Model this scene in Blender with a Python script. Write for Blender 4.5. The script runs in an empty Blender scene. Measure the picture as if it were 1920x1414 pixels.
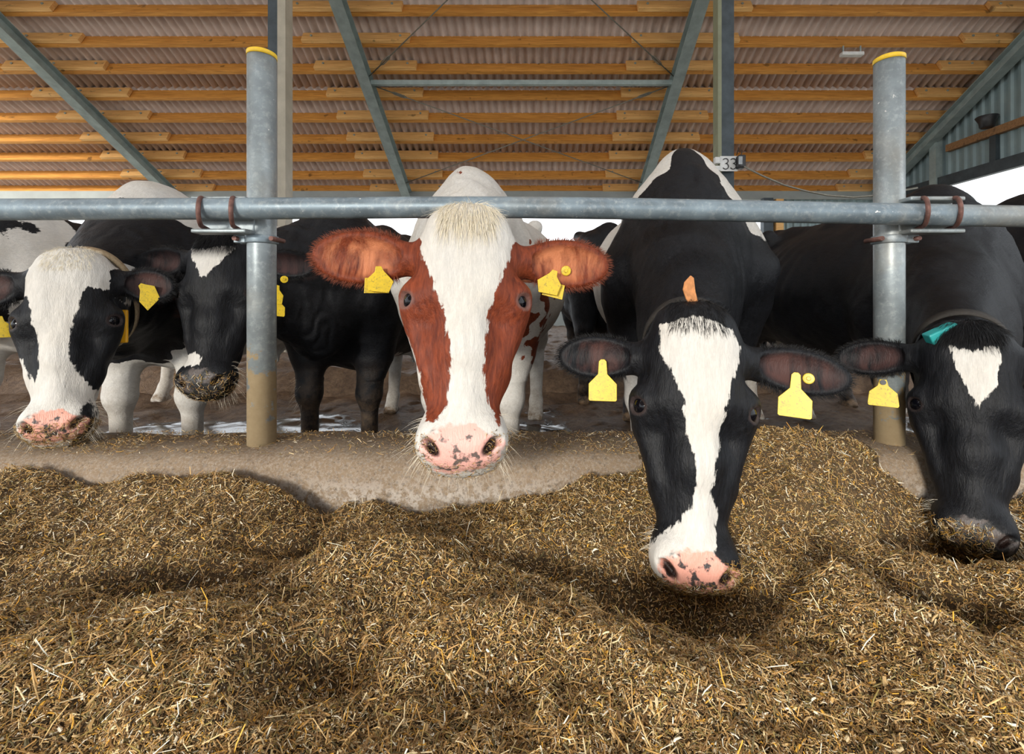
import bpy, math
import numpy as np
from mathutils import Vector, Matrix

# ------------------------------------------------------------------ frame, camera, light
S = bpy.context.scene
COL = S.collection
W, H = 1920, 1414
F, CX, CY, ZC = 880.0, 1000.0, 560.0, 0.84
cd = bpy.data.cameras.new('camera'); cam = bpy.data.objects.new('camera', cd); COL.objects.link(cam)
cam.location = (0, 0, ZC); cam.rotation_euler = (math.pi/2, 0, 0)
cd.sensor_fit = 'HORIZONTAL'; cd.sensor_width = 36; cd.lens = F/W*36
cd.shift_x = (W/2-CX)/W; cd.shift_y = (CY-H/2)/W
cd.clip_start = 0.02
S.camera = cam
S.view_settings.view_transform = 'Standard'; S.view_settings.look = 'None'
S.view_settings.gamma = 1; S.view_settings.use_curve_mapping = False
S.view_settings.exposure = 1.5
wd = bpy.data.worlds.new('world'); S.world = wd; wd.use_nodes = True
bg = wd.node_tree.nodes['Background']; bg.inputs[0].default_value = (0.90, 0.95, 1.0, 1); bg.inputs[1].default_value = 0.85
sd = bpy.data.lights.new('sun', 'SUN'); so = bpy.data.objects.new('sun', sd); COL.objects.link(so)
sd.energy = 1.6; sd.angle = math.radians(12); sd.color = (1.0, 0.95, 0.86)
so.rotation_euler = Vector((0.40, 1.0, -0.27)).to_track_quat('-Z', 'Y').to_euler()
so.location = (-3, -3, 6)

def at(px, py, d):
    return np.array([(px-CX)/F*d, d, ZC-(py-CY)/F*d])
RNG = np.random.RandomState(7)

# ------------------------------------------------------------------ tagging
def tag(o, label=None, cat=None, group=None, kind=None):
    if label: o['label'] = label
    if cat: o['category'] = cat
    if group: o['group'] = group
    if kind: o['kind'] = kind
    return o
def empty(name, loc=(0, 0, 0)):
    o = bpy.data.objects.new(name, None); COL.objects.link(o); o.location = tuple(loc); o.empty_display_size = 0.1
    return o

# ------------------------------------------------------------------ mesh helpers
class MB:
    def __init__(s): s.v = []; s.f = []; s.sm = []
    def add(s, v, f, smooth=False):
        n = len(s.v); s.v += [tuple(map(float, p)) for p in v]; s.f += [tuple(int(i)+n for i in q) for q in f]; s.sm += [smooth]*len(f)
    def box(s, lo, hi, M=None):
        x0, y0, z0 = lo; x1, y1, z1 = hi
        v = [(x0,y0,z0),(x1,y0,z0),(x1,y1,z0),(x0,y1,z0),(x0,y0,z1),(x1,y0,z1),(x1,y1,z1),(x0,y1,z1)]
        if M is not None: v = [tuple(M @ Vector(p)) for p in v]
        s.add(v, [(0,3,2,1),(4,5,6,7),(0,1,5,4),(1,2,6,5),(2,3,7,6),(3,0,4,7)])
    def tube(s, pts, r, n=16, cap=True, rs=None, smooth=True, closed=False):
        pts = [np.array(p, float) for p in pts]; N = len(pts); rings = []
        ref = None
        for i in range(N):
            if closed: t = pts[(i+1) % N]-pts[i-1]
            else: t = pts[min(i+1, N-1)]-pts[max(i-1, 0)]
            t = t/np.linalg.norm(t)
            if ref is None: ref = np.array([0, 0, 1.]) if abs(t[2]) < .9 else np.array([1., 0, 0])
            a = np.cross(t, ref); a /= np.linalg.norm(a); b = np.cross(a, t); ref = b
            rr = rs[i] if rs is not None else r
            rings.append([pts[i]+rr*(math.cos(2*math.pi*k/n)*a+math.sin(2*math.pi*k/n)*b) for k in range(n)])
        v = [p for ring in rings for p in ring]; f = []
        for i in range(N if closed else N-1):
            j = (i+1) % N
            for k in range(n):
                f.append((i*n+k, i*n+(k+1) % n, j*n+(k+1) % n, j*n+k))
        s.add(v, f, smooth)
        if cap and not closed:
            base = len(s.v)-len(v)
            s.f.append(tuple(base+k for k in range(n))[::-1]); s.sm.append(False)
            s.f.append(tuple(base+(N-1)*n+k for k in range(n))); s.sm.append(False)
    def prism(s, outline, depth, O, U, V, smooth=False):
        O = np.array(O, float); U = np.array(U, float); V = np.array(V, float); Nn = np.cross(U, V)
        n = len(outline)
        v = [O+U*a+V*b-Nn*depth/2 for a, b in outline]+[O+U*a+V*b+Nn*depth/2 for a, b in outline]
        f = [tuple(range(n))[::-1], tuple(range(n, 2*n))]+[(i, (i+1) % n, n+(i+1) % n, n+i) for i in range(n)]
        s.add(v, f, smooth)
    def build(s, name, mat, parent=None, bevel=0, loc=None):
        me = bpy.data.meshes.new(name); me.from_pydata(s.v, [], s.f); me.update()
        me.polygons.foreach_set('use_smooth', s.sm)
        o = bpy.data.objects.new(name, me); COL.objects.link(o)
        me.materials.append(mat)
        if bevel:
            m = o.modifiers.new('bevel', 'BEVEL'); m.width = bevel; m.segments = 2; m.limit_method = 'ANGLE'
        if parent is not None:
            o.parent = parent; o.matrix_parent_inverse = Matrix.Translation(-Vector(parent.location))
        return o
def npmesh(name, verts, faces, mat, parent=None, smooth=True, k=4):
    me = bpy.data.meshes.new(name)
    verts = np.ascontiguousarray(verts, np.float32); faces = np.ascontiguousarray(faces, np.int32)
    me.vertices.add(len(verts)); me.vertices.foreach_set('co', verts.ravel())
    me.loops.add(faces.size); me.loops.foreach_set('vertex_index', faces.ravel())
    me.polygons.add(len(faces)); me.polygons.foreach_set('loop_start', np.arange(0, faces.size, k, dtype=np.int32))
    me.update(calc_edges=True)
    me.polygons.foreach_set('use_smooth', np.full(len(faces), smooth))
    o = bpy.data.objects.new(name, me); COL.objects.link(o); me.materials.append(mat)
    if parent is not None:
        o.parent = parent; o.matrix_parent_inverse = Matrix.Translation(-Vector(parent.location))
    return o
def attr(o, name, arr, typ='FLOAT'):
    a = o.data.attributes.new(name, typ, 'POINT')
    arr = np.ascontiguousarray(arr, np.float32)
    a.data.foreach_set({'FLOAT': 'value', 'FLOAT_VECTOR': 'vector', 'FLOAT_COLOR': 'color'}[typ], arr.ravel())

# ------------------------------------------------------------------ material helper
class Mat:
    def __init__(s, name):
        s.m = bpy.data.materials.new(name); s.m.use_nodes = True; s.t = s.m.node_tree; s.b = s.t.nodes['Principled BSDF']
    def n(s, typ, **kw):
        nd = s.t.nodes.new(typ)
        for k, v in kw.items(): setattr(nd, k, v)
        return nd
    def l(s, a, b): s.t.links.new(a, b)
    def coord(s, which='Object', scale=(1, 1, 1)):
        tc = s.n('ShaderNodeTexCoord'); mp = s.n('ShaderNodeMapping'); mp.inputs['Scale'].default_value = scale
        s.l(tc.outputs[which], mp.inputs[0]); return mp.outputs[0]
    def at(s, name, out='Fac'):
        a = s.n('ShaderNodeAttribute'); a.attribute_name = name; return a.outputs[out]
    def noise(s, vec, scale, detail=4, rough=.55, dist=0):
        x = s.n('ShaderNodeTexNoise'); x.inputs['Scale'].default_value = scale; x.inputs['Detail'].default_value = detail
        x.inputs['Roughness'].default_value = rough; x.inputs['Distortion'].default_value = dist
        if vec is not None: s.l(vec, x.inputs['Vector'])
        return x.outputs['Fac']
    def math(s, op, a, b=None, clamp=False):
        x = s.n('ShaderNodeMath', operation=op); x.use_clamp = clamp
        for i, q in enumerate((a, b)):
            if q is None: continue
            if isinstance(q, (int, float)): x.inputs[i].default_value = q
            else: s.l(q, x.inputs[i])
        return x.outputs[0]
    def step(s, val, lo, hi, a=0., b=1.):
        x = s.n('ShaderNodeMapRange'); x.inputs[1].default_value = lo; x.inputs[2].default_value = hi
        x.inputs[3].default_value = a; x.inputs[4].default_value = b
        s.l(val, x.inputs[0]); return x.outputs[0]
    def mix(s, fac, a, b, mode='MIX'):
        x = s.n('ShaderNodeMix', data_type='RGBA', blend_type=mode)
        if isinstance(fac, (int, float)): x.inputs[0].default_value = fac
        else: s.l(fac, x.inputs[0])
        for i, q in ((6, a), (7, b)):
            if isinstance(q, tuple): x.inputs[i].default_value = q+(1,) if len(q) == 3 else q
            else: s.l(q, x.inputs[i])
        return x.outputs[2]
    def color(s, c):
        if isinstance(c, tuple): s.b.inputs['Base Color'].default_value = c+(1,)
        else: s.l(c, s.b.inputs['Base Color'])
    def rough(s, r):
        if isinstance(r, (int, float)): s.b.inputs['Roughness'].default_value = r
        else: s.l(r, s.b.inputs['Roughness'])
    def bump(s, h, strength, dist=.01):
        x = s.n('ShaderNodeBump'); x.inputs['Strength'].default_value = strength; x.inputs['Distance'].default_value = dist
        s.l(h, x.inputs['Height']); s.l(x.outputs[0], s.b.inputs['Normal'])

def simple(name, c, r=.6, metal=0, var=.25, scale=20, bump=.1):
    m = Mat(name); v = m.coord()
    nz = m.noise(v, scale, 6)
    m.color(m.mix(m.step(nz, .3, .7), tuple(x*(1-var) for x in c), tuple(min(1, x*(1+var)) for x in c)))
    m.rough(r); m.b.inputs['Metallic'].default_value = metal
    if bump: m.bump(nz, bump, .004)
    return m.m
def galv(name, c=(.42, .50, .55), dirt_low=None):
    m = Mat(name); v = m.coord(); vs = m.coord('Object', (1, 1, 1))
    n1 = m.noise(v, 9, 8, .65); n2 = m.noise(v, 60, 6, .7); n3 = m.noise(v, 3.5, 5)
    col = m.mix(m.step(n1, .35, .65), tuple(x*.62 for x in c), c)
    col = m.mix(m.step(n2, .5, .75, 0, .45), col, (.62, .66, .66))
    col = m.mix(m.step(n3, .55, .72, 0, .5), col, (.33, .27, .19))
    n4 = m.noise(v, 45, 2)
    col = m.mix(m.step(n4, .74, .76, 0, .9), col, (.85, .84, .8))
    if dirt_low is not None:
        g = m.n('ShaderNodeNewGeometry'); sp = m.n('ShaderNodeSeparateXYZ'); m.l(g.outputs['Position'], sp.inputs[0])
        zz = m.math('ADD', sp.outputs[2], m.step(m.noise(v, 14, 8, .7), .3, .7, -.16, .16))
        mask = m.step(zz, dirt_low-.02, dirt_low+.01, 1, 0)
        col = m.mix(mask, col, m.mix(n2, (.30, .22, .12), (.46, .36, .22)))
        m.rough(m.step(mask, 0, 1, .42, .9))
    else: m.rough(m.step(n1, .3, .7, .35, .6))
    m.color(col); m.b.inputs['Metallic'].default_value = .35
    m.bump(n2, .25, .002)
    return m.m
#SECTION_MATERIALS
M_rail = galv('galvanised_rail', (.25, .32, .37))
M_post = galv('galvanised_post', (.33, .38, .40), .60)
M_steel = simple('painted_steel', (.33, .40, .39), .5, .2, .2, 6)
M_steel_dark = simple('dark_steel', (.055, .07, .08), .5, .3, .3, 6)
M_beige = simple('beige_flange', (.42, .38, .30), .6, 0, .15, 5)
M_rust = simple('rusty_bolt', (.17, .085, .07), .6, .4, .4, 60, .3)
M_cable = simple('steel_cable', (.25, .24, .2), .5, .4, .2, 40)
M_yellow = simple('yellow_cap', (.85, .55, .03), .5, 0, .15, 30)
M_black = simple('black_plastic', (.02, .02, .022), .4, 0, .2, 20)
M_white = simple('white_enamel', (.75, .76, .74), .4, 0, .1, 12)
M_teal = simple('teal_plastic', (.02, .30, .30), .4, 0, .2, 20)
M_leather = simple('tan_leather', (.55, .23, .08), .7, 0, .3, 90, .4)
M_dstrap = simple('dark_collar_webbing', (.03, .026, .022), .8, 0, .3, 120, .4)
M_strap = simple('collar_webbing', (.40, .30, .18), .8, 0, .3, 120, .4)
M_orange = simple('orange_plastic', (.85, .42, .01), .4, 0, .15, 20)

def mat_wood(name, c1, c2, along='x', knots=True):
    m = Mat(name); v = m.coord('Object', (.6, 9, 9)); v2 = m.coord('Object', (2.2, 3, 3))
    n = m.noise(v, 4, 8, .6, .8); k = m.noise(v2, 2.3, 3, .5)
    col = m.mix(m.step(n, .35, .65), c1, c2)
    col = m.mix(m.step(k, .66, .74, 0, .8), col, tuple(x*.3 for x in c1))
    m.color(col); m.rough(.65); m.bump(n, .2, .004); return m.m
M_purlin = mat_wood('pine_purlin', (.50, .205, .035), (.78, .37, .075))
M_splice = mat_wood('pine_splice_board', (.72, .38, .12), (.95, .58, .22))
M_rafterwood = mat_wood('girt_wood', (.20, .10, .04), (.36, .19, .08))

def mat_roof():
    m = Mat('fibre_cement_roofing'); v = m.coord('Object', (1, .35, 1)); n = m.noise(v, 5, 8, .6)
    n2 = m.noise(m.coord(), 30, 4)
    col = m.mix(m.step(n, .3, .7), (.58, .48, .44), (.80, .70, .66))
    col = m.mix(m.step(n2, .6, .8, 0, .4), col, (.8, .74, .70))
    m.color(col); m.rough(.8); m.bump(n2, .2, .004); return m.m
M_roof = mat_roof()
M_wallsheet = simple('grey_green_wall_sheet', (.24, .32, .33), .5, .2, .12, 3)
M_teal_sheet = simple('teal_wall_sheet', (.10, .32, .34), .5, .1, .15, 3)
M_eave = simple('pale_eave_beam', (.30, .33, .32), .6, 0, .1, 3)
def mat_concrete():
    m = Mat('worn_concrete'); v = m.coord(); n = m.noise(v, 3, 8, .6); n2 = m.noise(v, 55, 6, .8); n3 = m.noise(v, 14, 8, .75)
    g = m.n('ShaderNodeNewGeometry'); sp = m.n('ShaderNodeSeparateXYZ'); m.l(g.outputs['Position'], sp.inputs[0])
    col = m.mix(m.step(n, .3, .7), (.17, .115, .070), (.27, .195, .125))
    low = m.math('MULTIPLY', m.step(sp.outputs[2], .36, .30), m.step(m.noise(v, 38, 6, .75), .46, .54, 0, .9))
    col = m.mix(low, col, (.46, .41, .36))
    col = m.mix(m.step(m.noise(v, 130, 5, .8), .46, .62, 0, .75), col, (.34, .29, .23))
    col = m.mix(m.step(m.noise(v, 75, 6, .8), .54, .64, 0, .8), col, (.10, .075, .055))
    vo = m.n('ShaderNodeTexVoronoi'); vo.inputs['Scale'].default_value = 85; m.l(v, vo.inputs['Vector'])
    peb = m.math('MULTIPLY', m.step(vo.outputs['Distance'], .26, .36, 1, 0), m.step(n2, .40, .52))
    col = m.mix(m.math('MULTIPLY', peb, .7), col, m.mix(n3, (.12, .10, .085), (.30, .25, .20)))
    m.color(col); m.rough(.85); m.bump(m.math('ADD', n2, m.math('MULTIPLY', n3, 2.)), .5, .004); return m.m
M_conc = mat_concrete()
def mat_mud():
    m = Mat('wet_mud'); v = m.coord(); n = m.noise(v, 2.2, 10, .65); n2 = m.noise(v, 22, 8, .7)
    wet = m.at('wet')
    w = m.step(m.math('ADD', wet, m.step(n, .3, .7, -.5, .5)), .40, .52)
    col = m.mix(m.step(n2, .3, .7), (.060, .032, .016), (.20, .125, .07))
    col = m.mix(w, col, (.045, .035, .028))
    m.color(col); m.rough(m.step(w, 0, 1, .6, .06))
    m.bump(m.math('MULTIPLY', m.math('ADD', n2, n), m.step(w, 0, 1, 1, .05)), .9, .03); return m.m
M_mud = mat_mud()
M_ground = simple('outside_gravel', (.42, .40, .35), .9, 0, .2, 3)
def mat_feed():
    m = Mat('silage_bed'); v = m.coord(); n = m.noise(v, 90, 8, .8); n2 = m.noise(v, 12, 5)
    col = m.mix(m.step(n, .35, .7), (.030, .016, .006), (.20, .12, .05))
    col = m.mix(m.step(n2, .4, .7, 0, .4), col, (.16, .10, .035))
    m.color(col); m.rough(.9); m.bump(n, 1., .008); return m.m
M_feed = mat_feed()
def mat_straw():
    m = Mat('chopped_straw'); m.l(m.at('col', 'Color'), m.b.inputs['Base Color']); m.rough(.55)
    return m.m
M_straw = mat_straw()
def mat_tag(name):
    m = Mat(name); v = m.coord(); n = m.noise(v, 70, 5, .6); n2 = m.noise(v, 220, 3)
    col = m.mix(m.step(n, .45, .75, 0, .55), (.72, .50, .008), (.42, .30, .02))
    col = m.mix(m.step(n2, .56, .66, 0, .6), col, (.20, .16, .03))
    m.color(col); m.rough(.4); return m.m
M_tag = mat_tag('yellow_ear_tag')
M_hairw = simple('white_hair', (.93, .84, .68), .6, 0, .1, 90, 0)
M_hairk = simple('black_hair', (.004, .004, .005), .5, 0, .3, 90, 0)
M_hairr = simple('red_brown_hair', (.24, .06, .025), .5, 0, .3, 90, 0)
def mat_eye():
    m = Mat('wet_eye'); m.color((.003, .003, .005)); m.rough(.04); m.b.inputs['IOR'].default_value = 1.36; return m.m
M_eye = mat_eye()
M_lid = simple('pink_eyelid', (.45, .22, .19), .35, 0, .3, 60)

def mat_coat(name, dark, dark2, white=(.70, .675, .63), pad=(.70, .36, .28), spot=(.10, .08, .075), earin=(.35, .15, .1), padspots=.5, lidc=(.03, .018, .017)):
    m = Mat(name)
    a = m.n('ShaderNodeAttribute'); a.attribute_name = 'loc'
    fine = m.n('ShaderNodeMapping'); fine.inputs['Scale'].default_value = (1, .22, 1); m.l(a.outputs['Vector'], fine.inputs[0])
    fur = m.noise(fine.outputs[0], 420, 3, .6)
    fur2 = m.noise(fine.outputs[0], 120, 4, .6, .4)
    big = m.noise(a.outputs['Vector'], 7, 4)
    p = m.math('ADD', m.at('pat'), m.step(fur2, .25, .75, -.006, .006))
    p = m.math('ADD', p, m.step(m.noise(a.outputs['Vector'], 22, 5, .6), .25, .75, -.006, .006))
    P = m.step(p, -.0015, .0015)
    wcol = m.mix(m.step(big, .4, .75, 0, .5), white, tuple(x*y for x, y in zip(white, (.92, .84, .72))))
    wcol = m.mix(m.step(fur2, .3, .7, 0, .6), wcol, tuple(x*.66 for x in white))
    wcol = m.mix(m.step(fur, .35, .65, 0, .35), wcol, tuple(x*.70 for x in white))
    dcol = m.mix(m.step(fur2, .3, .7), dark, dark2)
    col = m.mix(P, wcol, dcol)
    # dirty lower legs and belly
    dirt = m.math('MULTIPLY', m.at('dirt'), m.step(m.noise(a.outputs['Vector'], 16, 8, .7), .38, .62))
    col = m.mix(dirt, col, (.20, .13, .075))
    # ear lining
    e = m.math('MULTIPLY', m.at('earin'), m.step(m.noise(fine.outputs[0], 17, 5, .6, .8), .42, .60, .0, 1.))
    col = m.mix(e, col, earin)
    # nose pad
    pd = m.step(m.math('ADD', m.at('pad'), m.step(m.noise(a.outputs['Vector'], 30, 5, .6), .3, .7, -.38, .38)), -.1, .14)
    pn = m.noise(a.outputs['Vector'], 42, 5, .55)
    pc = m.mix(m.step(pn, padspots-.03, padspots+.03), pad, spot)
    col = m.mix(pd, col, pc)
    col = m.mix(m.at('nost'), col, (.022, .012, .010))
    lid = m.at('lid'); col = m.mix(lid, col, tuple(.35*x+.65*y for x, y in zip(spot, lidc)))
    m.color(col)
    m.rough(m.step(pd, 0, 1, .50, .30))
    m.b.inputs['Specular IOR Level'].default_value = .22
    h = m.math('ADD', m.math('MULTIPLY', fur, .6), fur2)
    m.bump(h, .5, .005)
    return m.m

# ------------------------------------------------------------------ implicit surface modelling
def smin(a, b, k):
    h = np.maximum(k-np.abs(a-b), 0)/k
    return np.minimum(a, b)-h*h*k*.25
class Prim:
    """kind 'c' tapered capsule, 'e' ellipsoid, in a frame (O, R rows = axes)"""
    def __init__(s, kind, fr, a, b=None, r=None, r2=None, k=.05, op=1, sq=(1, 1, 1), ax=None):
        s.kind = kind; s.O, s.R, s.s = fr[:3]; s.Rf = fr[3] if len(fr) > 3 else fr[1]; s.a = np.array(a, float); s.k = k; s.op = op; s.sq = np.array(sq, float)
        s.b = None if b is None else np.array(b, float); s.r = r; s.r2 = r2; s.ax = ax
    def bounds(s):
        pts = [s.a] if s.b is None else [s.a, s.b]
        wp = np.array([s.O+(p*s.s)@s.Rf for p in pts])
        rm = (max(s.r) if s.kind == 'e' else max(s.r, s.r2)/min(1., s.sq.min()))*s.s+s.k+.035
        return wp.min(0)-rm, wp.max(0)+rm
    def ev(s, X, Y, Z):
        dx, dy, dz = X-s.O[0], Y-s.O[1], Z-s.O[2]
        q = [(dx*s.R[i, 0]+dy*s.R[i, 1]+dz*s.R[i, 2])/s.s for i in range(3)]
        if s.kind == 'e':
            q = [q[i]-s.a[i] for i in range(3)]
            if s.ax is not None:
                q = [q[0]*s.ax[i][0]+q[1]*s.ax[i][1]+q[2]*s.ax[i][2] for i in range(3)]
            k0 = np.sqrt(sum((q[i]/s.r[i])**2 for i in range(3)))+1e-9
            k1 = np.sqrt(sum((q[i]/s.r[i]**2)**2 for i in range(3)))+1e-9
            return k0*(k0-1)/k1*s.s
        ba = (s.b-s.a)*s.sq; q = [(q[i]-s.a[i])*s.sq[i] for i in range(3)]
        h = np.clip((q[0]*ba[0]+q[1]*ba[1]+q[2]*ba[2])/ba.dot(ba), 0, 1)
        d = np.sqrt(sum((q[i]-h*ba[i])**2 for i in range(3)))-(s.r+(s.r2-s.r)*h)
        return d*s.s
def field(prims, X, Y, Z):
    Fv = np.full(np.broadcast(X, Y, Z).shape, 1., np.float32)
    for p in prims:
        d = p.ev(X, Y, Z)
        Fv = smin(Fv, d, p.k) if p.op > 0 else -smin(-Fv, d, p.k)
    return Fv
def grid_field(prims, xs, ys, zs):
    Fv = np.full((len(xs), len(ys), len(zs)), 1., np.float32)
    for p in prims:
        lo, hi = p.bounds()
        i0, i1 = np.searchsorted(xs, (lo[0], hi[0])); j0, j1 = np.searchsorted(ys, (lo[1], hi[1])); k0, k1 = np.searchsorted(zs, (lo[2], hi[2]))
        if i1 <= i0 or j1 <= j0 or k1 <= k0: continue
        X = xs[i0:i1, None, None]; Y = ys[None, j0:j1, None]; Z = zs[None, None, k0:k1]
        d = p.ev(X, Y, Z).astype(np.float32); sl = Fv[i0:i1, j0:j1, k0:k1]
        Fv[i0:i1, j0:j1, k0:k1] = smin(sl, d, p.k) if p.op > 0 else -smin(-sl, d, p.k)
    return Fv
def surface_nets(Fv, xs, ys, zs):
    ins = Fv < 0
    nx, ny, nz = Fv.shape
    cnt = np.zeros((nx-1, ny-1, nz-1), np.int8)
    for a in (0, 1):
        for b in (0, 1):
            for c in (0, 1): cnt += ins[a:nx-1+a, b:ny-1+b, c:nz-1+c]
    act = (cnt > 0) & (cnt < 8)
    I, J, K = np.nonzero(act)
    idx = np.full(act.shape, -1, np.int32); idx[I, J, K] = np.arange(len(I))
    acc = np.zeros((len(I), 3)); n = np.zeros(len(I))
    corners = [(a, b, c) for a in (0, 1) for b in (0, 1) for c in (0, 1)]
    for ca in corners:
        for ax in range(3):
            if ca[ax]: continue
            cb = list(ca); cb[ax] = 1
            ia, ja, ka = I+ca[0], J+ca[1], K+ca[2]; ib, jb, kb = I+cb[0], J+cb[1], K+cb[2]
            fa = Fv[ia, ja, ka]; fb = Fv[ib, jb, kb]; m = (fa < 0) != (fb < 0)
            t = np.where(m, fa/np.where(m, fa-fb, 1), 0)
            pa = np.stack([xs[ia], ys[ja], zs[ka]], 1); pb = np.stack([xs[ib], ys[jb], zs[kb]], 1)
            acc += np.where(m[:, None], pa+(pb-pa)*t[:, None], 0); n += m
    V = acc/n[:, None]
    Q = []
    def quads(m, offs, ax):
        i, j, k = np.nonzero(m)
        return i, j, k
    # x edges
    m = ins[:-1, 1:-1, 1:-1] != ins[1:, 1:-1, 1:-1]; i, j, k = np.nonzero(m); s = ins[i, j+1, k+1]
    q = np.stack([idx[i, j, k], idx[i, j+1, k], idx[i, j+1, k+1], idx[i, j, k+1]], 1); q[~s] = q[~s][:, ::-1]; Q.append(q)
    m = ins[1:-1, :-1, 1:-1] != ins[1:-1, 1:, 1:-1]; i, j, k = np.nonzero(m); s = ins[i+1, j, k+1]
    q = np.stack([idx[i, j, k], idx[i, j, k+1], idx[i+1, j, k+1], idx[i+1, j, k]], 1); q[~s] = q[~s][:, ::-1]; Q.append(q)
    m = ins[1:-1, 1:-1, :-1] != ins[1:-1, 1:-1, 1:]; i, j, k = np.nonzero(m); s = ins[i+1, j+1, k]
    q = np.stack([idx[i, j, k], idx[i+1, j, k], idx[i+1, j+1, k], idx[i, j+1, k]], 1); q[~s] = q[~s][:, ::-1]; Q.append(q)
    return V, np.concatenate(Q)
def grid1(lo, hi, flo, fhi, fine, coarse):
    out = [lo]
    while out[-1] < hi:
        x = out[-1]
        dd = max(flo-x, x-fhi, 0)
        out.append(x+min(coarse, fine+dd*.18))
    return np.array(out)

def sdpoly(px, py, poly):
    """signed distance, positive inside"""
    P = np.array(poly, float); d = np.full(px.shape, 1e9); inside = np.zeros(px.shape, bool)
    for i in range(len(P)):
        a = P[i]; b = P[(i+1) % len(P)]; e = b-a
        wx, wy = px-a[0], py-a[1]
        t = np.clip((wx*e[0]+wy*e[1])/(e@e+1e-12), 0, 1)
        d = np.minimum(d, (wx-t*e[0])**2+(wy-t*e[1])**2)
        c = ((a[1] > py) != (b[1] > py)) & (px < (b[0]-a[0])*(py-a[1])/((b[1]-a[1]) if b[1] != a[1] else 1e-12)+a[0])
        inside ^= c
    d = np.sqrt(d); return np.where(inside, d, -d)
def norm(v): v = np.array(v, float); return v/np.linalg.norm(v)

# ------------------------------------------------------------------ the cow
def noise3(P, scale, seed, oct=3):
    out = np.zeros(len(P)); amp = 1.
    for o_ in range(oct):
        T = np.random.RandomState(seed+o_).rand(64, 64, 64); q = P*scale*2**o_+100.37; i = np.floor(q).astype(int); f = q-i; f = f*f*(3-2*f); v = 0
        for a in (0, 1):
            for b in (0, 1):
                for c in (0, 1):
                    v = v+T[(i[:, 0]+a) % 64, (i[:, 1]+b) % 64, (i[:, 2]+c) % 64]*(f[:, 0] if a else 1-f[:, 0])*(f[:, 1] if b else 1-f[:, 1])*(f[:, 2] if c else 1-f[:, 2])
        out += amp*(v-.5); amp *= .5
    return out
def make_cow(name, label, head=None, body=None, coat=None, headpat=None, bodypat=None, fine=.0055, coarse=.016,
             ears=None, pad=None, forelock=None, whisk=True, lidcol=True, legs_dirt=.5):
    # body frame: origin on the ground below the withers, x sideways, y to the rump, z up
    bx, by, hd, bs = body['x'], body['y'], math.radians(body.get('heading', 0)), body.get('scale', 1.)
    O = np.array([bx, by, 0.]); R = np.array([[math.cos(hd), math.sin(hd), 0], [-math.sin(hd), math.cos(hd), 0], [0, 0, 1.]])
    fb = (O, R, bs)
    def bw(p): return O+(np.array(p, float)*bs)@R
    def bl(p): return ((np.array(p, float)-O)@R.T)/bs
    C = lambda a, b, r, r2, k=.06, **kw: Prim('c', fb, a, b, r, r2, k, **kw)
    E = lambda a, r, k=.06, **kw: Prim('e', fb, a, None, r, None, k, **kw)
    P = []
    P += [E((0, .12, 1.0), (.235, .42, .345), .05), E((0, .72, .93), (.40, .66, .40), .12), E((0, .28, .88), (.30, .42, .37), .1),
          E((0, 1.25, 1.10), (.27, .34, .27), .12), C((0, .0, 1.315), (0, .60, 1.30), .050, .055, .11), C((0, .60, 1.30), (0, 1.42, 1.33), .055, .06, .10),
          E((0, .04, 1.275), (.055, .22, .120), .09)]
    for sx in (-1, 1):
        P += [C((sx*.20, 1.10, 1.32), (sx*.12, 1.48, 1.24), .050, .06, .06),           # hook to pin bone
              C((sx*.10, .06, 1.24), (sx*.215, -.10, .93), .055, .105, .055),               # shoulder blade
              E((sx*.20, .02, .90), (.11, .17, .19), .06),
              C((sx*.19, .02, .82), (sx*.17, .06, .64), .13, .10, .06),
              C((sx*.17, .06, .66), (sx*.16, .03, .44), .092, .062, .04),
              E((sx*.16, .025, .42), (.064, .060, .070), .03),
              C((sx*.16, .03, .40), (sx*.16, .035, .15), .046, .042, .03),
              E((sx*.16, .03, .13), (.050, .052, .045), .03),
              C((sx*.16, .015, .10), (sx*.16, -.01, .045), .045, .056, .02),
              C((sx*.185, -.035, .022), (sx*.175, .05, .022), .030, .030, .008),
              C((sx*.135, -.035, .022), (sx*.145, .05, .022), .030, .030, .008),
              C((sx*.17, 1.28, 1.05), (sx*.20, 1.12, .78), .19, .13, .08),
              C((sx*.19, 1.30, .95), (sx*.19, 1.43, .60), .15, .075, .07),
              C((sx*.19, 1.16, .80), (sx*.19, 1.40, .56), .12, .065, .05),
              C((sx*.19, 1.45, .56), (sx*.19, 1.38, .15), .060, .042, .04),
              E((sx*.19, 1.37, .12), (.050, .055, .045), .03),
              C((sx*.19, 1.35, .09), (sx*.19, 1.32, .045), .048, .054, .02),
              C((sx*.215, 1.29, .022), (sx*.205, 1.38, .022), .030, .030, .008),
              C((sx*.165, 1.29, .022), (sx*.175, 1.38, .022), .030, .030, .008),
              C((sx*.07, 1.08, .52), (sx*.07, 1.07, .45), .018, .013, .02)]
    P += [E((0, 1.14, .66), (.17, .20, .17), .05),                                        # udder
          C((0, 1.50, 1.30), (0, 1.62, 1.20), .045, .03, .04), C((0, 1.62, 1.20), (.02, 1.64, .65), .028, .018, .03),
          C((.02, 1.64, .65), (.02, 1.63, .42), .035, .03, .03)]
    # head frame
    hp, hm = np.array(head['poll'], float), np.array(head['muzzle'], float)
    L = np.linalg.norm(hm-hp); hs = L/.56; V = (hm-hp)/L
    a = math.radians(head.get('yaw', 0)); U0 = np.array([math.cos(a), math.sin(a), head.get('roll', 0.)]); U = norm(U0-(U0@V)*V); Wn = np.cross(V, U)
    wd_ = head.get('wide', 1.); RH = np.array([U/wd_, V, Wn]); RF = np.array([U*wd_, V, Wn]); fh = (hp, RH, hs, RF)
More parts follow.
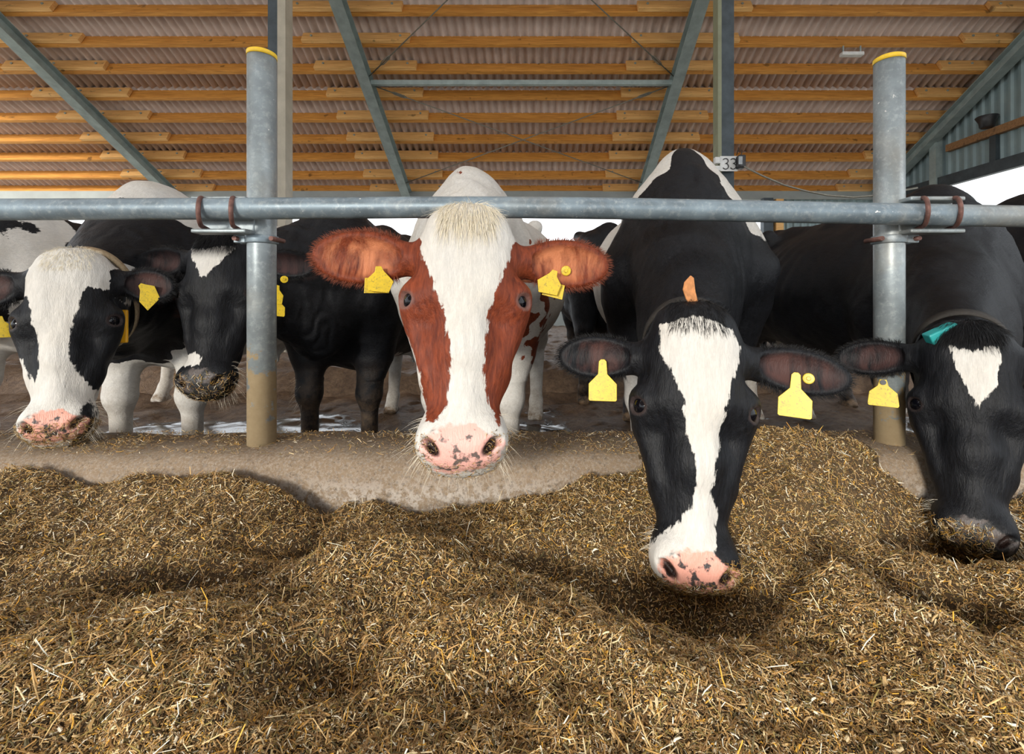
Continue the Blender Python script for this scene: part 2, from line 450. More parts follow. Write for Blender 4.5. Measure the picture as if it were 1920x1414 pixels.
    def hw(p): return hp+(np.array(p, float)*hs)@RF
    def hl(p): return ((np.array(p, float)-hp)@RH.T)/hs
    def hray(px, py):                       # pixel ray to the face plane -> (u, v) on the head
        dr = at(px, py, 1.)-np.array([0, 0, ZC]); c0 = np.array([0, 0, ZC])
        t = ((hp+Wn*(-.02)*hs-c0)@Wn)/(dr@Wn); q = hl(c0+dr*t); return (q[0], q[1])
    c = lambda a, b, r, r2, k=.03, **kw: Prim('c', fh, a, b, r, r2, k, **kw)
    e = lambda a, r, k=.03, **kw: Prim('e', fh, a, None, r, None, k, **kw)
    # neck, from the chest to the back of the head
    nape = hw((0, .045, -.115)); throat = hw((0, .17, -.215)); mid = .5*(nape+throat)
    wi = bw((0, -.02, 1.27)); br = bw((0, -.16, .92)); mc = bw((0, -.06, 1.08))
    sag = head.get('sag', .0)
    WF = (np.zeros(3), np.eye(3), 1.)
    def crv(a0, b0, drop):
        m_ = .5*(a0+b0)+np.array([0, 0, drop]); return a0, m_, b0
    N = lambda a, b, r, r2, k=.09: Prim('c', WF, a, b, r, r2, k)
    a0, m0, b0 = crv(wi, nape, -.05+sag); P += [N(a0, m0, .10*bs, .078, .11), N(m0, b0, .078, .066, .10)]
    a0, m0, b0 = crv(mc, mid, -.02+sag); P += [N(a0, m0, .20*bs, .125, .12), N(m0, b0, .125, .085, .10)]
    a0, m0, b0 = crv(br, throat, -.03+sag); P += [N(a0, m0, .17*bs, .105, .12), N(m0, b0, .105, .065, .10)]
    P += [E((0, -.20, .80), (.10, .12, .17), .10)]
    # head
    HP = [e((0, .10, -.090), (.098, .115, .085), .05), e((0, .016, -.062), (.078, .042, .050), .045),
          c((-.040, .07, -.060), (-.048, .18, -.052), .046, .046, .04), c((.040, .07, -.060), (.048, .18, -.052), .046, .046, .04),
          c((0, .16, -.066), (0, .30, -.058), .062, .052, .05), c((0, .30, -.056), (0, .45, -.050), .048, .040, .04)]
    ED = []
    for sx in (-1, 1):
        de = norm((sx*.80, .04, .60)); ED.append(de); te = norm(np.cross(de, (0, 1., 0))); ve = np.cross(te, de)
        ec = np.array([sx*.098, .200, -.058])
        HP += [e((sx*.092, .196, -.066), (.042, .046, .040), .030),                      # orbit
               c((sx*.066, .150, -.060), (sx*.108, .178, -.056), .022, .013, .025),      # brow ridge
               c((sx*.092, .226, -.044), (sx*.116, .220, -.066), .0075, .007, .008),     # fold under the eye
               c((sx*.088, .170, -.038), (sx*.118, .180, -.058), .0075, .007, .008),     # upper lid fold
               c((sx*.100, .225, -.080), (sx*.066, .335, -.060), .018, .012, .020),      # facial crest
               c((sx*.070, .25, -.105), (sx*.048, .36, -.088), .044, .032, .05),         # cheek bone
               c((sx*.046, .36, -.085), (sx*.034, .45, -.070), .030, .028, .035),
               e((sx*.070, .155, -.165), (.038, .090, .062), .04),                       # jaw muscle
               c((sx*.058, .19, -.185), (sx*.028, .40, -.140), .036, .024, .05),         # mandible
               c((sx*.028, .40, -.132), (sx*.024, .49, -.118), .024, .026, .03),
               e((sx*.050, .485, -.062), (.034, .048, .050), .028),                      # lip wings
               e((sx*.046, .482, -.026), (.030, .034, .024), .018)]                      # nostril rims
        HP += [e(ec+de*.032, (.0255, .0175, .017), .005, op=-1, ax=[te, ve, de])]
    HP += [e((0, .475, -.062), (.064, .062, .056), .035), e((0, .500, -.040), (.058, .036, .034), .02),
           e((0, .528, -.078), (.058, .026, .034), .02),
           e((0, .503, -.122), (.044, .044, .026), .02)]
    # openings
    for sx in (-1, 1):
        HP += [e((sx*.050, .496, -.004), (.0085, .021, .020), .006, op=-1, ax=[norm((1, .75*sx, 0)), norm((-.75*sx, 1, 0)), (0, 0, 1)]),
               e((sx*.062, .486, -.012), (.012, .008, .014), .006, op=-1)]
    HP += [e((0, .538, -.104), (.058, .022, .0055), .006, op=-1)]
    # ears
    earfr = []
    for sx, ep in zip((-1, 1), ears or [dict(), dict()]):
        d_ = np.array(ep.get('dir', (1., .02, .0)), float); d_[0] *= sx; ed = norm(d_)
        nn = np.array(ep.get('open', (.15, .25, 1.)), float); nn[0] *= sx; nn = norm(nn-(nn@ed)*ed); ff = np.cross(nn, ed)
        base = np.array([sx*.080, ep.get('v', .060), -.095]); el = ep.get('len', 1.)
        cen = base+ed*(.035+.098*el)
        AX = [ed, ff, nn]
        HP += [c(base-ed*.01, base+ed*.055, .036, .030, .04)]
        HP += [e(cen, (.100*el, .058*ep.get('wid', 1.), .024), .025, ax=AX),
               e(cen+ed*.006+nn*.020, (.086*el, .047*ep.get('wid', 1.), .020), .010, op=-1, ax=AX)]
        earfr.append((cen, ed, ff, nn, el, ep.get('wid', 1.)))
    PN = list(P); P += HP
    lo = np.array([1e9]*3); hi = -lo
    for p in P:
        if p.op > 0: l_, h_ = p.bounds(); lo = np.minimum(lo, l_); hi = np.maximum(hi, h_)
    hlo = np.array([1e9]*3); hhi = -hlo
    for p in HP:
        if p.op > 0:
            l_, h_ = p.bounds(); hlo = np.minimum(hlo, l_); hhi = np.maximum(hhi, h_)
    hlo += .05; hhi -= .05
    lo[2] = -.0; 
    xs = grid1(lo[0], hi[0], hlo[0], hhi[0], fine, coarse); ys = grid1(lo[1], hi[1], hlo[1], hhi[1], fine, coarse); zs = grid1(-.02, hi[2], hlo[2], hhi[2], fine, coarse)
    Fv = grid_field(P, xs, ys, zs)
    Fv[:, :, zs < .0] = np.maximum(Fv[:, :, zs < .0], .01)
    Vt, Q = surface_nets(Fv, xs, ys, zs)
    # ---- attributes
    h = (Vt-hp)@RH.T/hs; b = (Vt-O)@R.T/bs
    u, v, w = h.T
    inear = np.zeros(len(Vt)); earin = np.zeros(len(Vt))
    for cen, ed, ff, nn, el, wd in earfr:
        q = h-cen; qa, qb, qc = q@ed, q@ff, q@nn
        rr = (qa/(.115*el))**2+(qb/(.070*wd))**2
        m = (rr < 1.3) & (np.abs(qc) < .05); inear[m] = 1
        din = 1-((qa-.004)/(.080*el))**2-(qb/(.042*wd))**2
        earin = np.maximum(earin, np.where(m & (qc < .012+.0*qc) & (qc > -.030), np.clip(din*3, 0, 1), 0)*((qc > -.022+0*qc)))
    # keep the lining on the opening side only: use field gradient sign through the normal
    me_tmp = None
    hm_ = (v > -.05) & (v < .62) & (w > -.27) & (np.abs(u) < .16) | (inear > 0)
    hpv = headpat(u, v, w, inear, hray) if headpat else np.full(len(Vt), 1.)
    bpv = bodypat(b[:, 0], b[:, 1], b[:, 2]) if bodypat else np.full(len(Vt), 1.)
    dist_h = np.maximum(np.maximum(-v-.01, 0), np.maximum(-w-.20, 0))
    tt = np.clip(dist_h/.05, 0, 1)
    pat = np.where(hm_, hpv*(1-tt)+bpv*tt, bpv)
    padv = 1-(u/.070)**2-((v-.500)/.044)**2
    padv = np.where((w > -.098) & (v > .44), padv, -1.)
    lid = np.zeros(len(Vt))
    for sx in (-1, 1):
        dd = np.sqrt((u-sx*.114)**2+((v-.201)*1.25)**2+(w+.045)**2); lid = np.maximum(lid, np.clip((.0265-dd)/.003, 0, 1))
    nost = np.zeros(len(Vt))
    for sx in (-1, 1):
        q = np.stack([u-sx*.050, v-.496, w+.012], 1); a1 = norm((1, .75*sx, 0)); a2 = norm((-.75*sx, 1, 0))
        nost = np.maximum(nost, np.clip(2.2*(1.25-np.sqrt(((q@a1)/.0085)**2+((q@a2)/.020)**2+(q[:, 2]/.030)**2)), 0, 1))
    dirt = np.clip((.62-b[:, 2])/.45, 0, 1)*legs_dirt*(~hm_)
    hoof = (b[:, 2] < .065) & (~hm_)
    root = empty(name, (bx, by, 0)); tag(root, label, 'cow', None)
    # skin relief: soft lumps, ribs on the flank, vertical folds on the neck
    fn = np.zeros((len(Vt), 3)); e1 = Vt[Q[:, 2]]-Vt[Q[:, 0]]; e2 = Vt[Q[:, 3]]-Vt[Q[:, 1]]; nf = np.cross(e1, e2)
    for k_ in range(4): np.add.at(fn, Q[:, k_], nf)
    fn /= np.linalg.norm(fn, axis=1)[:, None]+1e-12
    bod = (~hm_) & (b[:, 2] > .5)
    ribs = np.clip(1-np.abs(b[:, 1]-.72)/.32, 0, 1)*np.clip((b[:, 2]-.75)/.2, 0, 1)*np.clip((1.25-b[:, 2])/.1, 0, 1)
    dsp = np.where(bod, noise3(b, 7., 3)*.015+ribs*.0045*np.sin((b[:, 1]+.35*b[:, 2])*2*math.pi/.085), 0)
    nk = np.clip(1-np.abs(b[:, 1]+.30)/.30, 0, 1)*bod
    dsp += nk*.0028*np.sin(noise3(b*np.array([1, 1, .4]), 9., 8)*14)
    vol = np.clip((.46-v)/.1, 0, 1)*hm_*(inear == 0)
    dsp += vol*noise3(h*np.array([1, .5, 1]), 30., 21, 2)*.0055
    Vt = Vt+fn*dsp[:, None]
    o = npmesh('body', Vt, Q, coat, root)
    # lining by normals
    nrm = np.zeros(len(Vt)*3, np.float32); o.data.vertices.foreach_get('normal', nrm); nrm = nrm.reshape(-1, 3)
    nh = nrm@RH.T; ein = np.zeros(len(Vt))
    for cen, ed, ff, nn, el, wd in earfr:
        q = h-cen; m = (((q@ed)/(.112*el))**2+((q@ff)/(.066*wd))**2 < 1) & (nh@nn > .15)
        din = 1-((q@ed-.004)/(.085*el))**2-((q@ff)/(.046*wd))**2
        ein = np.where(m, np.clip(din*2.2, 0, 1)*np.clip(nh@nn*2, 0, 1), ein)
    earin = ein
    loc = np.where(hm_[:, None], h, b+3.)
    attr(o, 'pat', pat); attr(o, 'pad', padv if pad is None else pad(u, v, w, padv)); attr(o, 'earin', earin); attr(o, 'lid', lid); attr(o, 'nost', nost)
    attr(o, 'dirt', np.where(hoof, 1., dirt)); attr(o, 'loc', loc, 'FLOAT_VECTOR')
    # ---- eyes
    for sx in (-1, 1):
        mb = MB(); cc = hw((sx*.0985, .200, -.0575)); rr = .0255*hs; n1, n2 = 20, 12
        vv = []; ff = []
        for i in range(n2+1):
            th = math.pi*i/n2
            for j in range(n1):
                ph = 2*math.pi*j/n1; vv.append(cc+rr*np.array([math.sin(th)*math.cos(ph), math.sin(th)*math.sin(ph), math.cos(th)]))
        for i in range(n2):
            for j in range(n1): ff.append((i*n1+j, (i+1)*n1+j, (i+1)*n1+(j+1) % n1, i*n1+(j+1) % n1))
        mb.add(vv, ff, True); eo = mb.build('eye', M_eye, root)
    ctx = dict(root=root, P=P, PN=PN, hw=hw, hl=hl, bw=bw, RH=RH, hs=hs, hp=hp, U=U, V=V, W=Wn, Vt=Vt, h=h, nrm=nrm, earfr=earfr, obj=o, pat=pat)
    if forelock: hair(ctx, 'forelock', **forelock)
    if whisk: whiskers(ctx)
    earhair(ctx, M_hairk if not head.get('redear') else M_hairr)
    return ctx

def strands(starts, dirs, lens, wid, droop, seg=4, rng=RNG):
    """thin three sided hairs"""
    n = len(starts); V = []; Fq = []
    t = np.linspace(0, 1, seg+1)
    side = np.cross(dirs, rng.normal(size=(n, 3))); side /= np.linalg.norm(side, axis=1)[:, None]+1e-9
    up = np.cross(side, dirs)
    curl = rng.normal(size=(n, 3))*.10*lens[:, None]
    rings = []
    for i, ti in enumerate(t):
        c = starts+dirs*(lens*ti)[:, None]+np.array([0, 0, -1.])*(droop*lens*ti**2)[:, None]+curl*ti**2
        r = wid*(1-.8*ti)
        for a in (0, 2.094, 4.189): rings.append(c+side*(math.cos(a)*r)[:, None]+up*(math.sin(a)*r)[:, None])
    Vx = np.stack(rings, 1).reshape(-1, 3)
    m = (seg+1)*3; base = (np.arange(n)*m)[:, None]
    f = []
    for i in range(seg):
        for k in range(3):
            f.append([i*3+k, i*3+(k+1) % 3, (i+1)*3+(k+1) % 3, (i+1)*3+k])
    f = np.array(f)
    return Vx, (base[:, :, None]+f[None]).reshape(-1, 4)
def hair(ctx, name, region, n, length, flow, mat=None, wid=.0006, lift=.35, seed=1, kind=None, clump=.25):
    """hairs rooted on skin vertices picked by region(u, v, w)"""
    rng = np.random.RandomState(seed); h = ctx['h']; m = np.nonzero(region(h[:, 0], h[:, 1], h[:, 2]))[0]
    if len(m) == 0: return
    pick = rng.choice(m, n); st = ctx['Vt'][pick]+rng.normal(size=(n, 3))*.0025
    nr = ctx['nrm'][pick]; fl = np.array([flow(*q) for q in h[pick]])@ctx['RH']
    d = fl-(fl*nr).sum(1)[:, None]*nr*.8+nr*lift+rng.normal(size=(n, 3))*clump*.5
    d /= np.linalg.norm(d, axis=1)[:, None]
    ln = length*rng.uniform(.5, 1.1, n)
    V, Fq = strands(st, d, ln, np.full(n, wid), .25, 4, rng)
    o = npmesh(name, V, Fq, mat or M_hairw, ctx['root']); o['kind'] = 'stuff'
    return o
def whiskers(ctx):
    rng = np.random.RandomState(5); h = ctx['h']
    m = np.nonzero((h[:, 1] > .43) & (h[:, 2] < -.045) & (np.abs(h[:, 0]) < .1) & ((h[:, 2] < -.10) | (np.abs(h[:, 0]) > .055)))[0]
    if len(m) == 0: return
    n = 260; pick = rng.choice(m, n)
    d = ctx['nrm'][pick]+rng.normal(size=(n, 3))*.25+ctx['V']*.5; d /= np.linalg.norm(d, axis=1)[:, None]
    V, Fq = strands(ctx['Vt'][pick], d, rng.uniform(.015, .05, n), np.full(n, .00035), .3, 4, rng)
    npmesh('whiskers', V, Fq, M_hairw, ctx['root'])['kind'] = 'stuff'
def earhair(ctx, mat):
    rng = np.random.RandomState(9); h = ctx['h']; idx = []
    for cen, ed, ff, nn, el, wd in ctx['earfr']:
        q = h-cen; rr = ((q@ed)/(.100*el))**2+((q@ff)/(.058*wd))**2
        idx.append(np.nonzero((rr > .80) & (rr < 1.15) & (q@ed > -.07*el) & (np.abs(q@nn) < .04))[0])
    m = np.concatenate(idx)
    if len(m) == 0: return
    n = 2600; pick = rng.choice(m, n); nr = ctx['nrm'][pick]
    cen = ctx['earfr'][0][0]
    hd = h[pick]; out = np.zeros((n, 3))
    for i, (cen, ed, ff, nn, el, wd) in enumerate(ctx['earfr']):
        mm = (hd[:, 0] < 0) if i == 0 else (hd[:, 0] >= 0); out[mm] = (hd[mm]-cen)+ed*.06
    out = out@ctx['RH']; out /= np.linalg.norm(out, axis=1)[:, None]+1e-9
    d = out+nr*.3+rng.normal(size=(n, 3))*.25; d /= np.linalg.norm(d, axis=1)[:, None]
    V, Fq = strands(ctx['Vt'][pick], d, rng.uniform(.006, .016, n), np.full(n, .0005), .1, 3, rng)
    npmesh('ear_fringe', V, Fq, mat, ctx['root'])['kind'] = 'stuff'

def march(ctx, p, d, step=.004, n=120):
    """first point on the skin going from p along d"""
    t = np.arange(n)*step; q = p[None]+d[None]*t[:, None]
    f = field(ctx['P'], q[:, 0], q[:, 1], q[:, 2]); i = np.nonzero(f < 0)[0]
    return q[i[0]] if len(i) else None
#SECTION_COWPARTS
TAG_BIG = [(-.030, -.075), (.030, -.075), (.033, -.072), (.033, -.035), (.011, -.012), (.009, .018), (.004, .023), (-.004, .023), (-.009, .018), (-.011, -.012), (-.033, -.035), (-.033, -.072)]
TAG_SMALL = [(-.026, -.052), (.026, -.052), (.028, -.048), (.025, -.022), (.010, -.008), (.006, .006), (-.006, .006), (-.010, -.008), (-.025, -.022), (-.028, -.048)]
TAG_HOUSE = [(-.028, -.030), (.022, -.036), (.034, -.006), (.010, .020), (.004, .032), (-.010, .032), (-.012, .018), (-.030, .0)]
TAG_DIAMOND = [(0, -.050), (.030, -.012), (.016, .026), (-.004, .030), (-.016, .034), (-.022, .026), (-.018, .012), (-.020, -.022)]
def ear_tag(ctx, px, py, dpt, outline, scale=1., roll=0., button=None, face=None, label=None, depth=.0022, clearance=.004, pin=False, near=None):
    """yellow tag hanging at the front of an ear; found by shooting at the ear from the front"""
    eye = np.array([0, 0, ZC]); dr = at(px, py, 1.)-eye; dr /= np.linalg.norm(dr)
    hit = march(ctx, eye+dr*.55, dr, .003, 500)
    p = (eye+dr*np.linalg.norm(at(px, py, dpt)-eye)) if hit is None else hit
    if near is not None:
        q_ = np.array(near['p']); p = eye+dr*((q_-eye)@dr+.022)
    N = -dr if face is None else norm(face); N = norm(N+ctx['W']*.0)
    p = p+N*(clearance+.012)
    up = np.array([0, 0, 1.]); Uv = norm(np.cross(up, N)); Vv = np.cross(N, Uv)
    c, s = math.cos(math.radians(roll)), math.sin(math.radians(roll)); U2 = Uv*c+Vv*s; V2 = -Uv*s+Vv*c
    mb = MB(); mb.prism([(a*scale, b*scale) for a, b in outline], depth, p, U2, V2)
    t = mb.build('ear_tag', M_tag, ctx['root'], bevel=.0006); ctx['p'] = tuple(p)
    if label: t['label'] = label
    if pin:
        mb = MB(); q = p+N*.003
        mb.tube([q-N*.004, q+N*.004], .0065, 16); mb.build('tag_pin', M_black, t)
    for bt in ([button] if button else []):
        dr = at(bt[0], bt[1], 1.)-eye; dr /= np.linalg.norm(dr); hit = march(ctx, eye+dr*.55, dr, .003, 500)
        q = (hit if hit is not None else eye+dr*np.linalg.norm(at(bt[0], bt[1], dpt)-eye))+N*.008
        mb = MB(); mb.tube([q-N*.003, q, q+N*.0012, q+N*.0014, q+N*.0016, q+N*.0045], .014, 28, rs=[.0125, .0125, .0115, .0095, .005, .004], smooth=False)
        bo = mb.build('tag_button', M_tag, ctx['root']); bo['label'] = 'round yellow ear tag button'
    return t
def collar(ctx, p0, p1, off=.006, width=.035, t0=.0, mat=None, n=56):
    """strap around the neck in the plane normal to p0->p1 at p0"""
    ax = norm(np.array(p1)-np.array(p0)); ref = norm(np.cross(ax, (0, 0, 1.))); b2 = np.cross(ax, ref); pts = []
    for i in range(n):
        a = 2*math.pi*i/n; d = ref*math.cos(a)+b2*math.sin(a)
        t = np.arange(130)*.004; q = np.array(p0)[None]+d[None]*t[:, None]; f = field(ctx['PN'], q[:, 0], q[:, 1], q[:, 2])
        k = np.nonzero(f > off)[0]; k = k[0] if len(k) else 100
        pts.append(t[k])
    r = np.array(pts); r = np.minimum(r, .30)
    for _ in range(3): r = (np.roll(r, 1)+r*2+np.roll(r, -1))/4
    r = r+.003
    V = []; Fq = []
    for i in range(n):
        a = 2*math.pi*i/n; d = ref*math.cos(a)+b2*math.sin(a)
        for o_, e_ in ((-width/2, 0), (width/2, 0), (width/2, .004), (-width/2, .004)): V.append(np.array(p0)+d*(r[i]+e_)+ax*o_)
    for i in range(n):
        j = (i+1) % n
        for k in range(4): Fq.append((i*4+k, j*4+k, j*4+(k+1) % 4, i*4+(k+1) % 4))
    mb = MB(); mb.add(V, Fq, True); return mb.build('collar', mat or M_strap, ctx['root']), lambda deg: np.array(p0)+(ref*math.cos(math.radians(deg))+b2*math.sin(math.radians(deg)))*(np.interp(deg % 360, np.arange(n)*360/n, r)+.008)
def crumbs(ctx, region, n, seed=3, lo=.004, hi=.018, name='feed_crumbs'):
    rng = np.random.RandomState(seed); h = ctx['h']; m = np.nonzero(region(h[:, 0], h[:, 1], h[:, 2]))[0]
    if len(m) == 0: return
    pick = rng.choice(m, n); nr = ctx['nrm'][pick]
    d = rng.normal(size=(n, 3)); d -= (d*nr).sum(1)[:, None]*nr*.85; d /= np.linalg.norm(d, axis=1)[:, None]
    V, Fq, Cc = ribbons(ctx['Vt'][pick]+nr*.0015+rng.normal(size=(n, 3))*.0015, d, nr+rng.normal(size=(n, 3))*.4, rng.uniform(lo, hi, n), rng.uniform(.0008, .002, n), rng, bright=.8)
    o = npmesh(name, V, Fq, M_straw, ctx['root'], smooth=False); attr(o, 'col', Cc, 'FLOAT_COLOR'); o['kind'] = 'stuff'
PAL = np.array([(.62, .42, .18), (.78, .62, .36), (.95, .85, .66), (.38, .21, .065), (.19, .10, .030), (.27, .20, .055), (.72, .38, .05), (.11, .085, .03), (.54, .33, .11), (.48, .30, .12)])
PW = np.array([.12, .09, .05, .17, .19, .10, .05, .10, .08, .08])
def ribbons(c, d, nn, L, Wd, rng, bright=1.):
    n = len(c); side = np.cross(d, nn); side /= np.linalg.norm(side, axis=1)[:, None]+1e-9; nn = np.cross(side, d)
    bend = (rng.normal(size=n)*.10*L)[:, None]*nn+(rng.normal(size=n)*.08*L)[:, None]*side
    rows = []
    for t, wf in ((-.5, .8), (0, 1.), (.5, .7)):
        p = c+d*(L*t)[:, None]+bend*(1-4*t*t)
        rows += [p-side*(Wd*wf*.5)[:, None], p+nn*(Wd*.30)[:, None], p+side*(Wd*wf*.5)[:, None]]
    V = np.stack(rows, 1).reshape(-1, 3); base = (np.arange(n)*9)[:, None, None]
    f = np.array([[0, 1, 4, 3], [1, 2, 5, 4], [3, 4, 7, 6], [4, 5, 8, 7]])[None]
    ci = rng.choice(len(PAL), n, p=PW/PW.sum()); cc = PAL[ci]*rng.uniform(.7, 1.15, (n, 1))*bright
    Cc = np.concatenate([np.repeat(np.clip(cc, 0, 1), 9, 0), np.ones((n*9, 1))], 1)
    return V, (base+f).reshape(-1, 4), Cc

# ------------------------------------------------------------------ the barn shell
DE = 11.5                                   # depth of the eave
SL = (1030-CY)/F                            # roof slope
H0 = .2/.88*DE                              # height of the purlin undersides above the camera at the eave
RX = [-8.76, -3.07, 2.63, 8.34]             # rafter lines
def hp_(d): return ZC+H0+SL*(DE-d)
ang = math.atan(SL)
TD = np.array([0, math.cos(ang), -math.sin(ang)])       # down the slope, away
NU = np.array([0, math.sin(ang), math.cos(ang)])        # normal up
PH, PW_ = .215, .070                         # purlin height and width
# corrugated roofing, lapped in courses
def corr(u):
    return .036*np.cos(u*2*math.pi/.150)
def roof():
    xs = np.arange(-15.5, 8.75, .025); courses = []; V = []; Fq = []
    y0 = 3.0; n0 = 0
    ds = [DE+.55, DE-.95, DE-2.45, DE-3.95, DE-5.45, DE-6.95, DE-8.45, DE-9.95, DE-10.9]
    for ci in range(len(ds)-1):
        a, b = ds[ci], ds[ci+1]-.12
        for j, d in enumerate(np.linspace(a, b, 3)):
            base = np.array([0, d, hp_(d)])+NU*(PH+.012+.012*(j/2.))
            P = np.stack([xs, np.full(len(xs), base[1]), np.full(len(xs), base[2])], 1)+NU[None]*corr(xs)[:, None]
            V.append(P)
        m = len(xs)
        for j in range(2):
            i = np.arange(m-1); Fq.append(np.stack([n0+j*m+i, n0+j*m+i+1, n0+(j+1)*m+i+1, n0+(j+1)*m+i], 1))
        n0 += 3*m
    o = npmesh('roofing', np.concatenate(V), np.concatenate(Fq), M_roof)
    sm = o.modifiers.new('t', 'SOLIDIFY'); sm.thickness = .006
    return o
ceil = empty('ceiling', (0, DE, hp_(DE))); tag(ceil, 'corrugated fibre cement roof sheets lapped in courses above the timber purlins', 'roof', kind='structure')
ro = roof(); ro.parent = ceil; ro.matrix_parent_inverse = Matrix.Translation(-Vector(ceil.location))
def obox(mb, x0, x1, d, w, h, off=0.):
    """box along x hung under the roof: d = depth of the lower near corner line, w along the slope, h along the normal"""
    o = np.array([0, d, hp_(d)])+TD*off
    M = Matrix(((1, 0, 0, 0), (0, TD[1], NU[1], o[1]), (0, TD[2], NU[2], o[2]), (0, 0, 0, 1)))
    mb.box((x0, 0, 0), (x1, w, h), M)
pds = [13.9-4.63, 9.81, 10.37, 10.98, 11.56, 12.16, 12.73, 13.36, 13.9]
ords = ['lowest timber purlin, running along the eave', 'second timber purlin up from the eave', 'third timber purlin up from the eave', 'fourth timber purlin up from the eave', 'fifth timber purlin up from the eave',
        'sixth timber purlin up, just below the tie strut', 'seventh timber purlin up, just above the tie strut', 'eighth timber purlin up from the eave, below the topmost full row', 'ninth timber purlin up, at the top edge of the photo']
ys_p = [360, 333, 299, 265, 225, 183, 133, 82, 23]
K0 = H0+SL*DE
for i, yy in enumerate(ys_p+[-40, -115]):
    s_ = (CY-yy)/F; d = K0/(s_+SL)
    root = empty('purlin', (0, d, hp_(d)))
    lab = ords[i] if i < 9 else ('purlin above the top edge of the view, tenth up from the eave' if i == 9 else 'purlin above the top edge of the view, eleventh up from the eave')
    tag(root, lab, 'purlin', 'timber purlins under the roof')
    mb = MB(); obox(mb, -15.4, 8.62, d, PW_, PH); mb.build('beam', M_purlin, root, bevel=.004)
    for x in RX:
        if x > 8: x0, x1 = x-.9, x+.25
        else: x0, x1 = x-.93, x+.93
        mb = MB(); obox(mb, x0, x1, d, PW_*.95, PH*.93, off=-PW_-.002); b = mb.build('splice_board', M_splice, root, bevel=.004)
        for bxx in (x0+.16, .5*(x0+x1), x1-.16):
            mb = MB(); c_ = np.array([bxx, d, hp_(d)])+TD*(-PW_*1.02)+NU*PH*.5; mb.tube([c_, c_-TD*.018], .020, 8)
            mb.build('bolt', M_steel, b)

def ibeam(mb, A, B, upv, fw, dp, tf=.014, tw=.012):
    A = np.array(A, float); B = np.array(B, float); t = norm(B-A); s = norm(np.cross(t, upv)); u = np.cross(s, t)
    L = np.linalg.norm(B-A)
    M = Matrix(((s[0], t[0], u[0], A[0]), (s[1], t[1], u[1], A[1]), (s[2], t[2], u[2], A[2]), (0, 0, 0, 1)))
    mb.box((-fw/2, 0, 0), (fw/2, L, tf), M); mb.box((-fw/2, 0, dp-tf), (fw/2, L, dp), M); mb.box((-tw/2, 0, tf), (tw/2, L, dp-tf), M)
rl = ['steel rafter slanting down at far left, behind the white rumped cow', 'steel rafter slanting down left of the red and white cow', 'steel rafter meeting the back of the tall cow with the long blaze', 'steel rafter running up along the right gable wall']
for x, lb in zip(RX, rl):
    mb = MB(); A = np.array([x, .7, hp_(.7)])-NU*.235; B = np.array([x, DE-.02, hp_(DE-.02)])-NU*.235
    ibeam(mb, A, B, NU, .20, .22); o = mb.build('rafter', M_steel); tag(o, lb, 'rafter', 'steel rafters')
us = np.arange(-15.5, 8.75, .0295); m_ = len(us); i = np.arange(m_-1); V = []
for d in (-.75, -9.7): V += [(u, d, hp_(.62)+.28-SL*(.62-d)+corr(u)) for u in us]
o = npmesh('opposite_roofing', np.array(V), np.stack([i, i+1, m_+i+1, m_+i], 1), M_roof); o.parent = ceil; o.matrix_parent_inverse = Matrix.Translation(-Vector(ceil.location))
o['label'] = 'roof slope behind the viewer beyond the ridge'
# eave beam and back wall
mb = MB(); mb.box((-15.5, DE-.02, 3.27), (8.6, DE+.10, hp_(DE)+.02)); o = mb.build('trim_1', M_eave); tag(o, 'pale beam along the eave at the back of the barn', 'beam', kind='structure')
mb = MB(); mb.box((-15.5, DE, 0), (8.6, DE+.2, .85)); o = mb.build('wall_back', M_eave); tag(o, 'low back wall under the open side', 'wall', kind='structure')
def sheet(name, x0, x1, z0, z1, fn, pitch, amp, mat):
    us = np.arange(x0, x1, pitch/6); tri = amp*np.clip(np.sin(us*2*math.pi/pitch)*2.2, -1, 1)
    V = []; 
    for z in (z0, z1): V += [fn(u, t_, z) for u, t_ in zip(us, tri)]
    m = len(us); i = np.arange(m-1)
    return npmesh(name, np.array(V), np.stack([i, i+1, m+i+1, m+i], 1), mat, smooth=False)
o = sheet('wall_back_right', 5.6, 8.6, 1.05, 3.28, lambda u, t_, z: (u, DE+.05+t_, z), .18, .02, M_wallsheet); tag(o, 'corrugated sheet closing the back wall beside the right gable', 'wall', kind='structure')
o = sheet('wall_panel', 5.75, 6.15, 1.06, 2.25, lambda u, t_, z: (u, DE-.06+t_, z), .12, .012, M_teal_sheet); tag(o, 'teal ribbed panel on the back wall between two black cows', 'panel')
mb = MB(); mb.box((5.84, DE-.22, 2.0), (6.02, DE-.08, 3.24)); o = mb.build('timber_post', M_splice); tag(o, 'short orange timber post on the back wall above the teal panel', 'post')
mb = MB(); mb.box((5.55, DE-.2, 0), (5.78, DE-.05, 3.27)); o = mb.build('wall_stud', M_steel_dark); tag(o, 'dark steel upright beside the orange timber post on the back wall', 'post')
